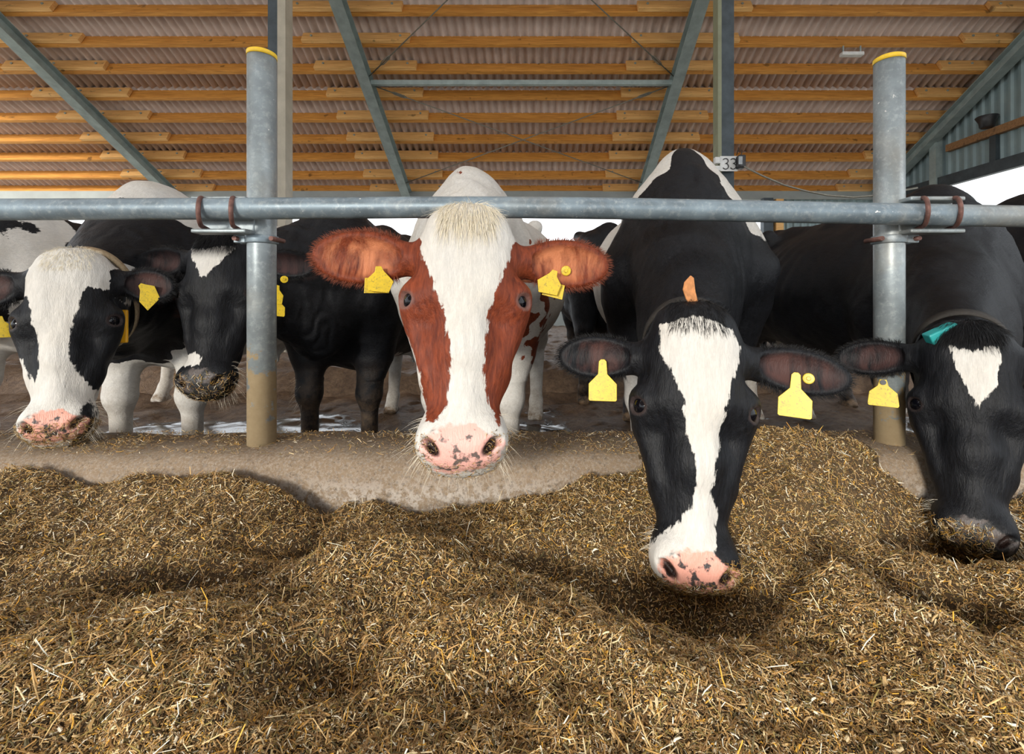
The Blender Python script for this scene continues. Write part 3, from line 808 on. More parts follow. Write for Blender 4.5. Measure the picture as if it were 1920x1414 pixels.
# right gable wall: sheet above the opening
XW = 8.55
wz = 3.16
def gable():
    us = np.arange(2.6, DE+.3, .03); tri = .018*np.clip(np.sin(us*2*math.pi/.18)*2.2, -1, 1); V = []
    for top in (0, 1): V += [(XW+t_, u, (hp_(u)+PH) if top else wz) for u, t_ in zip(us, tri)]
    m = len(us); i = np.arange(m-1); return npmesh('wall_right', np.array(V), np.stack([i, i+1, m+i+1, m+i], 1), M_wallsheet, smooth=False)
o = gable(); tag(o, 'grey green corrugated gable wall above the long opening', 'wall', kind='structure')
mb = MB(); mb.box((XW-.13, 2.6, wz-.02), (XW-.02, DE, wz+.20)); o = mb.build('trim_2', M_steel_dark); tag(o, 'dark beam along the top of the right wall opening', 'beam', kind='structure')
mb = MB(); mb.box((XW-.05, 2.6, 0), (XW+.1, DE, 1.0)); o = mb.build('wall_right_low', M_eave); tag(o, 'low wall under the right opening', 'wall', kind='structure')
mb = MB(); mb.box((XW-.12, 2.6, ZC+3.0), (XW-.025, DE-1.9, ZC+3.14)); o = mb.build('wall_girt', M_rafterwood); tag(o, 'wooden girt running along the grey green gable wall', 'girt')
mb = MB(); mb.box((XW-.16, 9.78, 0), (XW-.025, 9.95, 4.35)); 
o = mb.build('gable_post', M_steel); tag(o, 'pale grey steel post standing against the gable wall', 'post')
mb = MB(); mb.box((XW-.10, 8.58, wz+.2), (XW-.025, 8.70, ZC+3.0)); o = mb.build('gable_strut', M_steel_dark); tag(o, 'dark upright under the wooden girt on the gable wall', 'post')
mb = MB(); p = np.array([XW-.18, 8.66, ZC+3.15])
mb.tube([p, p+(0, 0, .02), p+(0, 0, .10), p+(0, 0, .20), p+(0, 0, .21)], .1, 20, rs=[.09, .11, .12, .17, .16]); o = mb.build('wall_lamp', M_black); tag(o, 'small black bell-shaped lamp on top of the gable girt', 'lamp')
# columns
cols = [(519, 6.0, 'dark steel column with beige flange behind the left fence post', 1), (1361, 6.6, 'dark steel column carrying the number sign', -1)]
for px, d, lb, sgn in cols:
    x = (px-CX)/F*d; top = hp_(d)-.02-.235/math.cos(ang); wv = .115
    root = empty('steel_column', (x, d, 0)); tag(root, lb, 'column', 'steel roof columns')
    mb = MB()
    if sgn > 0: mb.box((x-wv, d, 0), (x+wv*.1, d+.16, top)); mb2 = MB(); mb2.box((x+wv*.1, d-.01, 0), (x+wv, d+.17, top))
    else: mb.box((x-wv*.55, d, 0), (x+wv, d+.16, top)); mb2 = MB(); mb2.box((x-wv, d-.01, 0), (x-wv*.55, d+.17, top))
    mb.build('shaft', M_steel_dark, root); mb2.build('flange', M_beige if sgn > 0 else simple('olive_flange', (.24, .25, .16), .6, 0, .15, 5), root)
# number sign 33
d = 6.5; c_ = at(1367, 307, d); sw, sh = .125, .105
root = empty('number_sign', tuple(c_)); tag(root, 'small white plate reading 33 on the steel column', 'sign')
mb = MB(); mb.box(c_-(sw, .004, sh), c_+(sw*.95, .004, sh)); mb.build('plate', M_white, root, bevel=.003)
mb = MB()
for k, ox in enumerate((-.052, .052)):
    pts = []
    for t in np.linspace(math.radians(150), math.radians(-90), 12): pts.append(c_+(ox+.036*math.cos(t), -.010, .036+.034*math.sin(t)))
    for t in np.linspace(math.radians(90), math.radians(-150), 12): pts.append(c_+(ox+.040*math.cos(t), -.010, -.038+.040*math.sin(t)))
    mb.tube(pts, .006, 6)
mb.build('digits', M_black, root)
mb = MB(); mb.box(c_+(-.2, -.02, -.10), c_+(-.128, .05, -.03)); mb.box(c_+(-.2, -.02, .0), c_+(-.128, .05, .09)); mb.build('bracket', M_white, root, bevel=.01)
c2 = at(1389, 304, 6.45)
root = empty('camera_box', tuple(c2)); tag(root, 'black camera box fixed beside the 33 sign', 'camera')
mb = MB(); mb.box(c2-(.05, .06, .09), c2+(.05, .06, .09)); mb.build('housing', M_black, root, bevel=.02)
mb = MB(); mb.box(c2-(.06, .07, .05), c2+(-.005, -.058, .06)); mb.build('front_glass', simple('grey_glass', (.35, .38, .40), .2), root, bevel=.005)
mb = MB(); mb.tube([c2+(.0, 0, .09), c2+(.02, 0, .15), c2+(-.03, 0, .2), c2+(-.05, .02, .1)], .006, 6); mb.build('wire', M_black, root)
# hanging cable towards the right post
mb = MB(); pts = [at(x_, y_, 6.4) for x_, y_ in ((1395, 312), (1430, 330), (1470, 347), (1510, 358), (1550, 366), (1600, 370), (1645, 366), (1720, 352))]
mb.tube(pts, .013, 8); o = mb.build('power_cable', M_cable); tag(o, 'pale cable hanging from the 33 column towards the right fence post', 'cable')
# strip light under a purlin
s_ = (CY-98)/F; dd = K0/(s_+SL)-.1; c_ = at(1597, 102, dd)
root = empty('strip_light', tuple(c_)); tag(root, 'small pale strip light under the purlins at upper right', 'lamp')
mb = MB(); mb.box(c_-(.19, .05, .03), c_+(.19, .05, .03)); mb.build('diffuser', M_white, root, bevel=.01)
mb = MB(); 
for q in (-.15, .15): mb.box(c_+(q-.01, -.01, .03), c_+(q+.01, .01, .20))
mb.build('hangers', M_steel, root)
# tie strut and wire bracing between two rafters
dst = K0/((CY-143)/F+SL)
mb = MB(); zst = hp_(dst)-.10; mb.box((RX[1]+.05, dst, zst-.05), (RX[2]-.05, dst+.09, zst+.04)); o = mb.build('tie_strut', M_steel, bevel=.01); tag(o, 'horizontal steel tie strut between the two middle rafters', 'strut')
def wire(p0, p1, lb):
    root = empty('brace_wire', tuple(p0)); tag(root, lb, 'wire', 'crossed brace wires under the roof')
    mb = MB(); mb.tube([p0, p1], .011, 6); mb.build('rod', M_cable, root)
    t = norm(p1-p0); q = p0+t*.35; a = norm(np.cross(t, NU))*.025; mb = MB()
    mb.tube([q, q+t*.06+a, q+t*.24+a, q+t*.3], .009, 6); mb.tube([q, q+t*.06-a, q+t*.24-a, q+t*.3], .009, 6); mb.build('turnbuckle', M_cable, root)
def rp(x, d): return np.array([x, d, hp_(d)-.05])
d_up = dst-4.1; d_lo = DE-.35
wire(rp(RX[2]-.05, dst-.05), rp(RX[1]+.05, d_up), 'brace wire rising to the upper left from the right end of the tie strut')
wire(rp(RX[1]+.05, dst-.05), rp(RX[2]-.05, d_up), 'brace wire rising to the upper right from the left end of the tie strut')
wire(rp(RX[1]+.05, dst+.12), rp(RX[2]-.05, d_lo), 'brace wire falling to the lower right from the left end of the tie strut')
wire(rp(RX[2]-.05, dst+.12), rp(RX[1]+.05, d_lo), 'brace wire falling to the lower left from the right end of the tie strut')
# floors
mb = MB(); mb.box((-60, -40, -.6), (60, 90, -.12)); o = mb.build('ground', M_ground); tag(o, 'ground outside the barn', 'ground', kind='structure')
def grid_mesh(name, xs, ys, fn, mat):
    X, Y = np.meshgrid(xs, ys, indexing='ij'); Z = fn(X, Y); V = np.stack([X, Y, Z], 2).reshape(-1, 3)
    m = len(ys); i, j = np.meshgrid(np.arange(len(xs)-1), np.arange(m-1), indexing='ij'); a = (i*m+j).ravel()
    return npmesh(name, V, np.stack([a, a+m, a+m+1, a+1], 1), mat), X, Y
def vnoise(X, Y, scale, seed, oct=4, gain=.5):
    out = np.zeros_like(X); amp = 1.
    for o_ in range(oct):
        rs = np.random.RandomState(seed+o_); T = rs.rand(257, 257)
        x = X*scale*2**o_+1000.37; y = Y*scale*2**o_+1000.71; xi = np.floor(x).astype(int); yi = np.floor(y).astype(int); fx = x-xi; fy = y-yi
        fx = fx*fx*(3-2*fx); fy = fy*fy*(3-2*fy); g = lambda a, b: T[a % 257, b % 257]
        out += amp*((g(xi, yi)*(1-fx)+g(xi+1, yi)*fx)*(1-fy)+(g(xi, yi+1)*(1-fx)+g(xi+1, yi+1)*fx)*fy-.5); amp *= gain
    return out
def mudz(X, Y):
    z = -.012+vnoise(X, Y, 3.0, 11, 6, .6)*.05
    wet = np.exp(-((X+1.95)/.9)**2-((Y-2.9)/.30)**2)
    return z*(1-.9*wet)-.004*wet
fl, X, Y = grid_mesh('floor', np.arange(-8, 8.6, .035), np.arange(1.42, 5.0, .03), mudz, M_mud); tag(fl, 'muddy barn floor with wet puddles where the cows stand', 'floor', kind='structure')
wet = np.exp(-((X+1.95)/.8)**4-((Y-2.9)/.42)**4)+.7*np.exp(-((X-.05)/.5)**2-((Y-2.9)/.5)**2)+.35*np.exp(-((X-2.4)/1.)**2-((Y-3.0)/.6)**2)
attr(fl, 'wet', wet.ravel())
def bedz(X, Y): return .17+vnoise(X, Y, 2.0, 31, 6, .6)*.10-.30*np.clip((4.35-Y)/.35, 0, 1)
fl2, X, Y = grid_mesh('floor_bedding', np.arange(-12, 8.6, .06), np.arange(3.95, DE, .06), bedz, M_mud); tag(fl2, 'raised brown bedding of the lying area behind the cows', 'floor', kind='structure')
attr(fl2, 'wet', np.zeros(X.size)-.3)
# lying stall rails seen between the two black cows
mb = MB()
for z in (1.06, 1.20): mb.tube([(2.2, 5.0, z), (3.9, 5.0, z)], .03, 10)
for x in (2.35, 3.75): mb.tube([(x, 5.0, .1), (x, 5.0, 1.25)], .035, 10)
mb.tube([(2.2, 4.9, .85), (3.0, 4.6, 1.0)], .03, 10)
o = mb.build('stall_divider', M_rail); tag(o, 'galvanised stall rails behind the cows, seen in the gap left of the black cow', 'rail')

# ------------------------------------------------------------------ kerb, feed
KY0, KY1, KZ = 1.285, 1.55, .405
def kerb():
    xs = np.arange(-2.9, 3.3, .02); prof = [(KY0+.02, .04), (KY0+.012, .2), (KY0, .30), (KY0+.004, .355), (KY0+.02, .385), (KY0+.045, .400), (KY0+.10, KZ), (KY1-.03, KZ), (KY1, KZ-.03), (KY1, -.05)]
    P = np.array(prof); V = []
    for x in xs:
        n = .004*math.sin(x*7)+.003*math.sin(x*19+1); V.append(np.stack([np.full(len(P), x), P[:, 0]+n, P[:, 1]+n*.7], 1))
    m = len(P); V = np.concatenate(V); i, j = np.meshgrid(np.arange(len(xs)-1), np.arange(m-1), indexing='ij'); a = (i*m+j).ravel()
    return npmesh('feed_kerb', V, np.stack([a, a+m, a+m+1, a+1], 1), M_conc)
o = kerb(); tag(o, 'worn concrete kerb between the feed and the cows', 'kerb', kind='structure')
mb = MB(); mb.box((-4, -2.5, -.05), (4.5, KY0+.03, .10)); o = mb.build('floor_feed_alley', M_conc); tag(o, 'concrete feed alley floor under the feed', 'floor', kind='structure')
# height of the feed
kpx = [(-200, 900), (0, 888), (100, 893), (180, 925), (235, 908), (330, 906), (420, 915), (480, 928), (540, 955), (600, 975), (650, 950), (700, 934), (780, 946), (860, 945), (960, 938), (1040, 920), (1100, 900), (1160, 885), (1210, 850), (1260, 822), (1330, 815), (1430, 812), (1520, 818), (1590, 838), (1640, 865), (1700, 905), (1760, 930), (1850, 930), (1920, 925), (2200, 930)]
kx = np.array([(a-CX)/F*1.27 for a, b in kpx]); kz = np.array([ZC-(b-CY)/F*1.27 for a, b in kpx])
HOL = [(1306, 1095, -.095, .15, .10, 0), (1832, 1000, -.11, .17, .10, 0), (1560, 960, .02, .12, .10, 0),
      # px, py, depth change, sigma px x, sigma px y(world m), rotation
    (330, 1085, -.060, .20, .045, .15), (600, 1010, -.045, .16, .04, .35), (130, 1100, -.03, .12, .04, .2),
    (400, 960, .035, .22, .08, 0), (80, 940, .03, .12, .10, 0), (150, 1010, -.02, .1, .03, .6),
    (660, 1080, .035, .16, .06, .2), (600, 1290, -.050, .08, .06, .5), (760, 1170, -.025, .09, .07, 0), (240, 1230, .03, .22, .10, 0), (120, 1390, .02, .2, .08, 0),
    (900, 1200, .02, .12, .06, 0), (1040, 1060, -.050, .12, .06, 0), (1330, 1130, -.060, .13, .06, 0), (1180, 1090, -.05, .10, .05, 0), (1480, 1105, -.040, .06, .04, 0),
    (1500, 1000, .03, .10, .06, 0), (1560, 1130, .045, .10, .06, -.5), (1700, 1220, .040, .12, .05, -.5), (1850, 1330, .03, .12, .05, -.5),
    (1800, 1150, -.070, .11, .06, 0), (1640, 990, -.035, .06, .09, -.3), (1780, 960, .0, .1, .1, 0), (1000, 1330, -.02, .15, .05, 0), (1250, 1330, .02, .12, .06, 0), (1450, 1300, .015, .1, .05, 0), (960, 1010, .02, .1, .06, 0), (1520, 870, .02, .2, .08, 0)]
def feedz(X, Y, micro=True):
    zk = np.interp(X/np.maximum(Y, .3)*1.27, kx, kz)
    t = np.clip((1.32-Y)/.30, 0, 1); t = t*t*(3-2*t)
    z = zk*(1-t)+.295*t
    rise = np.clip((.95-Y)/.5, 0, 1); z = z+.02*rise
    for px, py, a, sx, sy, rot in HOL:
        d = (ZC-.28)*F/(py-CY); x0 = (px-CX)/F*d; c, s = math.cos(rot), math.sin(rot)
        u = (X-x0)*c+(Y-d)*s; v = -(X-x0)*s+(Y-d)*c
        z = z+a*1.35*np.exp(-(u/sx)**2-(v/sy)**2)
    if micro: z = z+vnoise(X, Y, 5., 51, 6, .66)*.042
    # the mound may lie over the kerb only where it is higher than it
    return z
fx = np.concatenate([np.arange(-2.6, 2.9, .008)]); fy = np.concatenate([np.arange(.25, 1.50, .008)])
def feedz_clip(X, Y):
    z = feedz(X, Y)
    lip = np.clip((Y-1.27)/.02, 0, 1)
    over = np.where(z > KZ-.004, z-np.clip((Y-1.30)/.18, 0, 1)*np.maximum(z-KZ+.03, 0), z-.10)
    return np.maximum(z*(1-lip)+over*lip, .09)
fo, X, Y = grid_mesh('silage', fx, fy, feedz_clip, M_feed); tag(fo, 'long heap of chopped brown silage along the kerb', 'feed', kind='stuff')
def scatter_straw(n, seed, lmin, lmax, wmin, wmax, name, label, yr=(.40, 1.30), zf=feedz_clip, tilt=.45, lift=.004, parent=None, xlim=None, keep=None, bright=1.):
    rng = np.random.RandomState(seed)
    # denser near the lens, where single stalks are resolved
    y = yr[0]+(yr[1]-yr[0])*rng.rand(n)**1.15
    x0 = (-330-CX)/F*y; x1 = (2260-CX)/F*y; x = x0+(x1-x0)*rng.rand(n)
    if xlim: x = xlim[0]+(xlim[1]-xlim[0])*rng.rand(n)
    if keep is not None:
        m = keep(x, y, rng); x, y = x[m], y[m]; n = len(x)
    e_ = .004; z = zf(x, y); gx = (zf(x+e_, y)-z)/e_; gy = (zf(x, y+e_)-z)/e_
    nn = np.stack([-gx*.6, -gy*.6, np.ones(n)], 1); nn += rng.normal(size=(n, 3))*.35; nn /= np.linalg.norm(nn, axis=1)[:, None]
    d = rng.normal(size=(n, 3)); d -= (d*nn).sum(1)[:, None]*nn*(1-tilt*.4); d /= np.linalg.norm(d, axis=1)[:, None]
    L = lmin+(lmax-lmin)*rng.rand(n)**2.2
    c = np.stack([x, y, z+lift*rng.rand(n)+np.abs(d[:, 2])*L*.25], 1)
    V, Fq, Cc = ribbons(c, d, nn, L, rng.uniform(wmin, wmax, n), rng, bright)
    o = npmesh(name, V, Fq, M_straw, parent, smooth=False); attr(o, 'col', Cc, 'FLOAT_COLOR')
    if label: tag(o, label, 'straw', kind='stuff')
    return o
scatter_straw(370000, 1, .002, .013, .0006, .0020, 'chopped_stalks', 'short chopped stalks and chaff covering the feed heap', bright=1.02)
scatter_straw(9000, 4, .006, .016, .0025, .0052, 'leaf_flakes', 'broad pale leaf flakes strewn through the feed heap')
scatter_straw(14000, 2, .014, .050, .0009, .0022, 'long_straw', 'longer pale straws lying loose over the feed heap', bright=1.15)
# crumbs of feed on the kerb top
def kz_f(X, Y): return np.full_like(X, KZ)+.002
scatter_straw(22000, 3, .003, .022, .0008, .002, 'kerb_straw', 'thin scatter of straw lying on top of the concrete kerb', yr=(1.30, 1.53), zf=kz_f, keep=lambda x, y, r: r.rand(len(x)) < (.15+.9*np.clip(vnoise(x, y, 6., 77)+.25+(y-1.36)*4, 0, 1)), bright=.9)

# ------------------------------------------------------------------ fence
RAILPX = [(-250, 392), (0, 393), (250, 392), (500, 391), (800, 389), (960, 389), (1150, 391), (1400, 396), (1650, 401), (1920, 406), (2200, 411)]
RD = 1.33
mb = MB(); mb.tube([at(a, b, RD) for a, b in RAILPX], .0305, 28); o = mb.build('neck_rail', M_rail); tag(o, 'horizontal galvanised neck rail running across the whole fence', 'rail')
def post(px, base_y, top_y, lb, side, d=1.415):
    x = (px-CX)/F*d; zt = ZC+(CY-top_y)/F*d; r = .0395
    root = empty('fence_post', (x, d, KZ)); tag(root, lb, 'post', 'upright fence posts')
    mb = MB(); mb.tube([(x, d, .34), (x, d, zt)], r, 36); mb.build('pipe', M_post, root)
    mb = MB(); mb.tube([(x, d, zt-.008), (x, d, zt+.005), (x, d, zt+.009)], r, 36, rs=[r+.0015, r+.0015, r-.006]); c = mb.build('cap', M_yellow, root); c['label'] = 'yellow end cap'
    # clamp band below the rail
    zr = ZC+(CY-398)/F*RD
    zb = zr-.068
    mb = MB(); mb.tube([(x, d, zb-.012), (x, d, zb+.012)], r+.006, 36)
    mb.box((x-side*.0-.012, d-.062, zb-.012), (x+.012, d-.03, zb+.012)) if False else None
    ex = x+side*(r+.028); mb.box((min(x, ex), d-.03, zb-.012), (max(x, ex), d-.016, zb+.012)); mb.box((min(x, ex), d+.0, zb-.012), (max(x, ex), d+.014, zb+.012))
    mb.build('clamp_band', M_rail, root, bevel=.003)
    mb = MB(); xb = x-side*(r+.010); mb.tube([(xb, d-.04, zb), (xb, d+.03, zb)], .007, 8); mb.tube([(ex-side*.012, d-.045, zb), (ex-side*.012, d+.03, zb)], .007, 8); mb.build('clamp_bolt', M_rust, root)
    # saddle plate with two U bolts around the rail
    cx = x+side*.076; mb = MB()
    for zz, sg in ((zr+.040, 1), (zr-.052, -1)):
        mb.box((cx-.078, RD+.0, zz-.006), (cx+.078, RD+.05, zz+.006))
    mb.box((cx-.078, RD+.042, zr-.055), (cx+.078, RD+.05, zr+.044)); mb.build('saddle_plate', M_post, root, bevel=.004)
    for q in (-.045, .045):
        mb = MB(); pts = [(cx+q, RD+.046, zr+.040)]
        for t in np.linspace(90, 270, 16):
            pts.append((cx+q+side*.018*math.cos(math.radians(t)), RD+.0+.040*math.cos(math.radians(t)), zr+.040*math.sin(math.radians(t))))
        pts.append((cx+q, RD+.046, zr-.050))
        mb.tube(pts, .0062, 10); mb.build('u_bolt', M_rust, root)
    return root
post(491, 835, 104, 'left fence post with yellow cap, muddy at its foot', -1)
post(1667, 870, 113, 'right fence post with yellow cap behind the feed mound', 1)

#SECTION_COWS
def allw(u, v, w, e, ray): return np.full(len(u), -1.)
def mk_headpat(default, polys, earv=1., extra=None):
    """default -1 white / +1 dark; polys flip it"""
    def f(u, v, w, ear, ray):
        s = np.full(len(u), -1.)
        for po in polys:
            P_ = [ray(*q) for q in po]; s = np.maximum(s, sdpoly(u, v, P_))
        p = s if default < 0 else -s
        if earv is not None: p = np.where(ear > 0, earv, p)
        if extra: p = extra(p, u, v, w, ear)
        return p
    return f
def blobs(default, lst, more=None):
    def f(x, y, z):
        s = np.full(len(x), -1.)
        for c0, r0, *st in lst:
            st = st[0] if st else (1, 1, 1)
            dd = np.sqrt(((x-c0[0])/st[0])**2+((y-c0[1])/st[1])**2+((z-c0[2])/st[2])**2); s = np.maximum(s, r0-dd)
        p = s if default < 0 else -s
        wob = .02*np.sin(x*23+z*11)+.02*np.sin(z*31+y*17)+.014*np.sin(x*57+z*43+2)+.012*np.sin(z*83-y*61)
        return (more(p, x, y, z) if more else p)+wob*.8
    return f
BLK = dict(dark=(.0022, .0025, .0035), dark2=(.010, .011, .014))
CO_red = mat_coat('red_white_coat', (.095, .018, .008), (.24, .050, .018), pad=(.78, .42, .36), spot=(.13, .10, .09), earin=(.56, .20, .09), padspots=.60, lidc=(.20, .08, .06))
CO_blk = mat_coat('black_white_coat', pad=(.74, .36, .28), spot=(.06, .05, .05), earin=(.075, .035, .03), padspots=.58, **BLK)
CO_bd = mat_coat('black_coat', pad=(.10, .085, .08), spot=(.03, .03, .03), earin=(.06, .030, .028), **BLK)

# red and white cow in the middle
C = make_cow('cow', 'red and white cow with a broad white blaze looking at the camera in the middle',
    head=dict(poll=at(876, 386, 1.08), muzzle=at(862, 908, .90), yaw=6, wide=1.07, redear=True),
    body=dict(x=-.26, y=1.98, heading=-4, scale=.98), coat=CO_red,
    ears=[dict(dir=(1, .0, .03), open=(.1, .35, 1.), len=1.03, wid=1.05, v=.088), dict(dir=(1, .02, -.05), open=(.1, .35, 1.), len=1.0, wid=1.0, v=.088)],
    headpat=mk_headpat(-1, [[(700, 400), (785, 440), (793, 480), (815, 540), (838, 600), (845, 660), (845, 720), (836, 765), (815, 795), (797, 788), (790, 745), (780, 690), (768, 650), (752, 612), (700, 560)],
                            [(1060, 400), (958, 452), (958, 480), (940, 520), (920, 580), (910, 630), (906, 690), (912, 740), (925, 775), (936, 800), (948, 765), (962, 715), (985, 660), (1060, 600)]], 1.),
    bodypat=blobs(-1, [ ((.38, .9, 1.05), .16), ((0, -.06, 1.37), .035, (.5, 1.6, 1)), ((-.36, .6, 1.0), .12), ((-.05, -.55, 1.05), .16, (1, 1, 1))], lambda p, x, y, z: np.maximum(p, np.minimum(np.minimum((noise3(np.stack([x, y, z*.7], 1), 11., 60, 3)+.02)*.12, x-.10), np.minimum(.42-y, np.minimum(z-.56, 1.08-z))))),
    forelock=dict(region=lambda u, v, w: (v < .05) & (v > -.06) & (np.abs(u) < .055) & (w > -.09), n=1000, length=.050, flow=lambda u, v, w: (u*4, 1.0, .3), lift=.15, clump=.14, wid=.0007))
# grazing cow with the long blaze
D = make_cow('cow', 'black and white cow with a long white blaze, its pink nose down in the feed',
    head=dict(poll=at(1312, 582, 1.06), muzzle=at(1311, 1152, .93), yaw=-8, wide=1.0),
    body=dict(x=.60, y=1.88, heading=-11, scale=1.01), coat=CO_blk,
    ears=[dict(dir=(1, .04, .02), open=(.1, .05, 1.), len=.90, wid=.85, v=.095), dict(dir=(1, .13, .0), open=(.1, .05, 1.), len=1.08, wid=.85, v=.085)],
    headpat=mk_headpat(1, [[(1240, 610), (1262, 600), (1300, 592), (1330, 602), (1370, 618), (1388, 650), (1384, 690), (1368, 720), (1355, 780), (1350, 830), (1338, 870), (1336, 925), (1350, 965), (1345, 990), (1336, 1040), (1330, 1075), (1336, 1120), (1200, 1180), (1190, 1060), (1235, 1010), (1268, 985), (1295, 950), (1303, 890), (1298, 850), (1286, 800), (1278, 750), (1262, 710), (1246, 680), (1238, 650)]], 1.),
    bodypat=blobs(1, [], lambda p, x, y, z: np.where(z > .70, -(y+.27+np.where(x > .1, .16, 0)*np.clip((1.3-z)/.1, 0, 1)-(1.38-z)*1.05-.24*np.exp(-(x/.06)**2)-.03*np.sin(x*40+z*20)), np.where(y < .6, np.minimum((z-.60), .1), .1))),
    forelock=dict(region=lambda u, v, w: (v < .04) & (v > -.06) & (np.abs(u) < .055) & (w > -.09), n=1200, length=.018, flow=lambda u, v, w: (u*5, 1.0, .3), mat=M_hairk, lift=.3, clump=.15))
# right cow, black
Ec = make_cow('cow', 'black cow with a small white forehead mark feeding at the right edge',
    head=dict(poll=at(1822, 618, 1.21), muzzle=at(1832, 1062, 1.10), yaw=-37, roll=-.03, wide=.96),
    body=dict(x=1.72, y=2.03, heading=0, scale=.935), coat=CO_bd,
    ears=[dict(dir=(1, .10, -.12), open=(.1, .1, 1.), len=1.0, wid=.9), dict(dir=(1, .10, .0), open=(.1, .05, 1.))],
    headpat=mk_headpat(1, [[(1777, 648), (1800, 656), (1822, 662), (1845, 652), (1868, 650), (1872, 680), (1866, 720), (1850, 742), (1828, 766), (1818, 745), (1806, 720), (1790, 690)], [(1822, 995), (1850, 988), (1876, 1000), (1880, 1015), (1850, 1012), (1830, 1010)], [(1860, 1030), (1885, 1022), (1880, 1040)]], 1.),
    bodypat=blobs(1, [((0, 1.0, .45), .22)], lambda p, x, y, z: np.minimum(p, np.where(z < .6, (z-.44)+.06*np.sin(x*30), .1))),
    pad=lambda u, v, w, p: np.where(np.abs(u) < 1, p, p),
    forelock=dict(region=lambda u, v, w: (v < .03) & (v > -.06) & (np.abs(u) < .065) & (w > -.09), n=1800, length=.032, flow=lambda u, v, w: (u*6, 1.0, .3), mat=M_hairk, lift=.25, clump=.15))
# far left white faced cow
A = make_cow('cow', 'white faced cow with black eye patches at the left edge, nose over the kerb',
    head=dict(poll=at(122, 472, 1.43), muzzle=at(90, 844, 1.30), yaw=28, roll=.04, wide=.95),
    body=dict(x=-1.69, y=2.08, heading=4, scale=.955), coat=CO_blk,
    ears=[dict(dir=(1, .22, -.05), open=(.1, .1, 1.)), dict(dir=(1, .16, -.0), open=(.15, .1, 1.), len=.74, wid=.95)],
    headpat=mk_headpat(-1, [[(170, 540), (200, 542), (235, 565), (238, 630), (216, 670), (196, 705), (178, 738), (163, 722), (150, 705), (134, 680), (133, 650), (140, 610), (150, 580), (156, 555)],
                            [(-60, 545), (28, 545), (48, 555), (60, 585), (66, 620), (74, 650), (74, 690), (62, 715), (52, 700), (30, 670), (-60, 640)],
                            [(160, 745), (172, 760), (172, 795), (150, 820), (120, 835), (142, 808), (155, 780)]], 1.),
    bodypat=blobs(1, [((0, .75, 1.0), .0)], lambda p, x, y, z: np.minimum(np.minimum(-(y+.36-(1.38-z)*1.6-.05*np.sin(x*20)*np.sin(z*30)), (z-.63)+.07*np.sin(x*9+2)), 1.)),
    forelock=dict(region=lambda u, v, w: (v < .05) & (v > -.06) & (np.abs(u) < .06) & (w > -.09), n=700, length=.016, flow=lambda u, v, w: (u*5, 1.0, .3), lift=.4))
# black cow behind the left post
B = make_cow('cow', 'black cow with a white forehead triangle chewing behind the left fence post',
    head=dict(poll=at(402, 438, 1.66), muzzle=at(366, 754, 1.52), yaw=8, roll=.0),
    body=dict(x=-.93, y=2.22, heading=-3, scale=.915), coat=CO_bd,
    ears=[dict(dir=(1, .05, -.1), open=(.1, .1, 1.)), dict(dir=(1, .15, -.05), open=(.1, .1, 1.), len=.95, wid=.9)],
    headpat=mk_headpat(1, [[(358, 466), (375, 470), (395, 470), (420, 464), (440, 466), (425, 485), (410, 505), (394, 522), (382, 523), (374, 505), (364, 485)], [(332, 668), (350, 660), (368, 662), (385, 672), (378, 684), (350, 688), (334, 684)]], 1.),
    bodypat=blobs(1, [((.05, .35, .50), .17, (1, 1.6, 1)), ((-.1, 1.2, .35), .33)], lambda p, x, y, z: np.where((z < .6) & (y < .3), np.maximum(p, .05), p)),
    forelock=dict(region=lambda u, v, w: (v < .05) & (v > -.06) & (np.abs(u) < .06) & (w > -.09), n=1600, length=.03, flow=lambda u, v, w: (u*5, 1.0, .3), mat=M_hairk, lift=.5))
# companions mostly hidden
Z = make_cow('cow', 'white cow with black spots, its flank filling the left edge behind the white face',
    head=dict(poll=np.array([-3.0, 1.55, 1.05]), muzzle=np.array([-3.0, 1.38, .50])), body=dict(x=-2.85, y=2.55, heading=0, scale=.96), coat=CO_blk, fine=.012, coarse=.018, whisk=False,
    headpat=lambda u, v, w, e, r: np.full(len(u), -1.), bodypat=lambda x, y, z: np.where(z > .75, (noise3(np.stack([x, y*.7, z], 1), 7., 90, 2)-.05)*.15, -.1))
Fc = make_cow('cow', 'black cow with small white flecks, only its side in view past the right edge',
    head=dict(poll=np.array([2.95, 1.62, 1.0]), muzzle=np.array([3.0, 1.45, .45])), body=dict(x=2.62, y=2.30, heading=0, scale=1.0), coat=CO_bd, fine=.012, coarse=.018, whisk=False,
    headpat=lambda u, v, w, e, r: np.full(len(u), 1.), bodypat=blobs(1, [((-.21, -.05, 1.12), .05, (1, .6, 1.5)), ((-.3, .1, .95), .03, (1, .6, 3)), ((-.27, .05, .78), .035, (1, .6, 2.2))]))
G = make_cow('cow', 'black cow standing further back, glimpsed between the red cow and the tall blazed cow',
    head=dict(poll=np.array([.75, 6.5, 1.35]), muzzle=np.array([.75, 6.8, .85]), yaw=180), body=dict(x=.60, y=5.15, heading=180, scale=1.03), coat=CO_bd, fine=.014, coarse=.02, whisk=False,
    headpat=lambda u, v, w, e, r: np.full(len(u), 1.), bodypat=blobs(1, []))

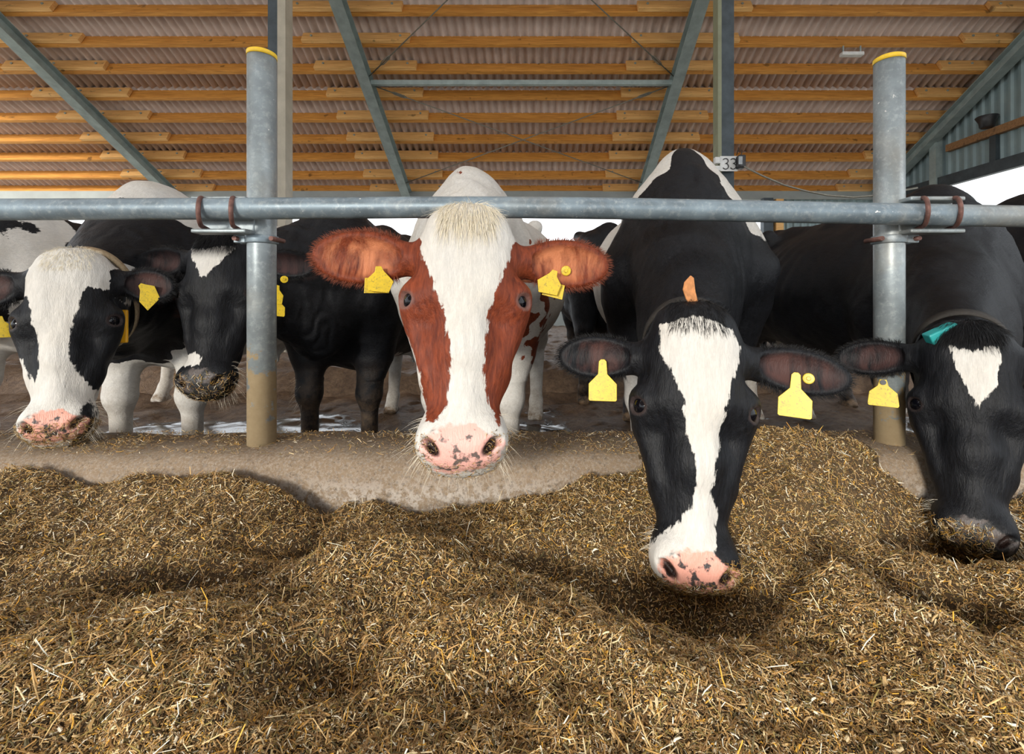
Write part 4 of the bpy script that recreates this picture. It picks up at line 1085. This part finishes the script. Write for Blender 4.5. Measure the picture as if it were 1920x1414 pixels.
# ear tags
ear_tag(C, 712, 523, .98, TAG_HOUSE, .92, 0, label='yellow house-shaped ear tag')
ear_tag(C, 706, 545, 1.0, [(-.028, -.006), (.028, -.006), (.026, .03), (-.026, .03)], 1.0, 0, clearance=-.004, near=C, label='back piece of the yellow tag')
ear_tag(C, 1032, 528, .98, [(-x_, y_) for x_, y_ in TAG_HOUSE][::-1], .92, -18, button=(1061, 508), label='tilted yellow ear tag')
ear_tag(C, 1036, 553, 1.0, [(-.026, -.006), (.026, -.006), (.024, .03), (-.024, .03)], 1.0, -14, clearance=-.004, near=C, label='back piece of the yellow tag')
ear_tag(D, 1130, 692, 1.03, TAG_BIG, 1.02, 0, label='yellow bottle-shaped ear tag')
ear_tag(D, 1492, 718, 1.0, TAG_BIG, 1.04, -2, button=(1516, 710), label='yellow bottle-shaped ear tag')
ear_tag(Ec, 1656, 717, 1.2, TAG_SMALL, 1.15, 0, pin=True, label='small yellow ear tag with dark pin')
ear_tag(A, 277, 552, 1.4, TAG_DIAMOND, 1.08, 0, label='pointed yellow ear tag')
ear_tag(A, -2, 597, 1.4, TAG_SMALL, 1.1, 0)
ear_tag(B, 519, 538, 1.65, [(-x_, y_) for x_, y_ in TAG_SMALL][::-1], 1.1, -15, button=(533, 524))
ear_tag(B, 520, 562, 1.66, TAG_SMALL, 1.1, -8, clearance=-.006, near=B)
# collars
def neckpos(ctx, t):
    return ctx['hw']((0, .10, -.165))*(1-t)+ctx['bw']((0, -.06, 1.08))*t
for ctx, t, bit in ((A, .10, 'A'), (D, .08, 'D'), (Ec, .10, 'E')):
    p0, p1 = neckpos(ctx, t), neckpos(ctx, t+.1)
    co, pos = collar(ctx, p0, p1, mat=M_strap if bit == 'A' else M_dstrap)
    ctx['cpos'] = pos
def block(ctx, name, c, U_, V_, w_, h_, d_, mat, lb):
    mb = MB(); mb.prism([(-w_/2, -h_/2), (w_/2, -h_/2), (w_/2, h_/2), (-w_/2, h_/2)], d_, c, norm(U_), norm(V_)); o = mb.build(name, mat, ctx['root'], bevel=.004); o['label'] = lb
block(Ec, 'transponder', at(1765, 625, 1.27), (1, -.2, .55), (-.55, 0, 1), .075, .030, .035, M_teal, 'teal plastic neck transponder')
block(A, 'collar_tag', at(232, 612, 1.56), (1, .3, 0), (0, 0, 1), .024, .11, .012, M_orange, 'orange plastic collar tag')
mb = MB(); b0 = at(1302, 570, 1.12)
mb.prism([(-.012, -.004), (.010, 0), (.002, .03), (-.002, .062), (-.010, .068), (-.026, .052), (-.030, .034), (-.022, .012)], .005, b0, norm((1, .2, 0)), norm((0, 0, 1)))
o = mb.build('strap_end', M_leather, D['root'], bevel=.0015); o['label'] = 'curled orange leather strap end'
# feed clinging to muzzles
crumbs(A, lambda u, v, w: (v > .485) & (w > -.12) & (w < -.0), 1500, 3)
crumbs(B, lambda u, v, w: (v > .47) & (w > -.1), 700, 4)
crumbs(C, lambda u, v, w: (v > .47) & (w > -.09) & ((np.abs(u) > .040) | (v > .522)), 700, 5, .002, .008)
crumbs(D, lambda u, v, w: (w > -.12) & (((v > .512) & (np.abs(u) < .08)) | ((v > .47) & (u > .045))), 2200, 6)
crumbs(Ec, lambda u, v, w: (v > .47) & (w > -.12) & (u < .03), 1500, 7)
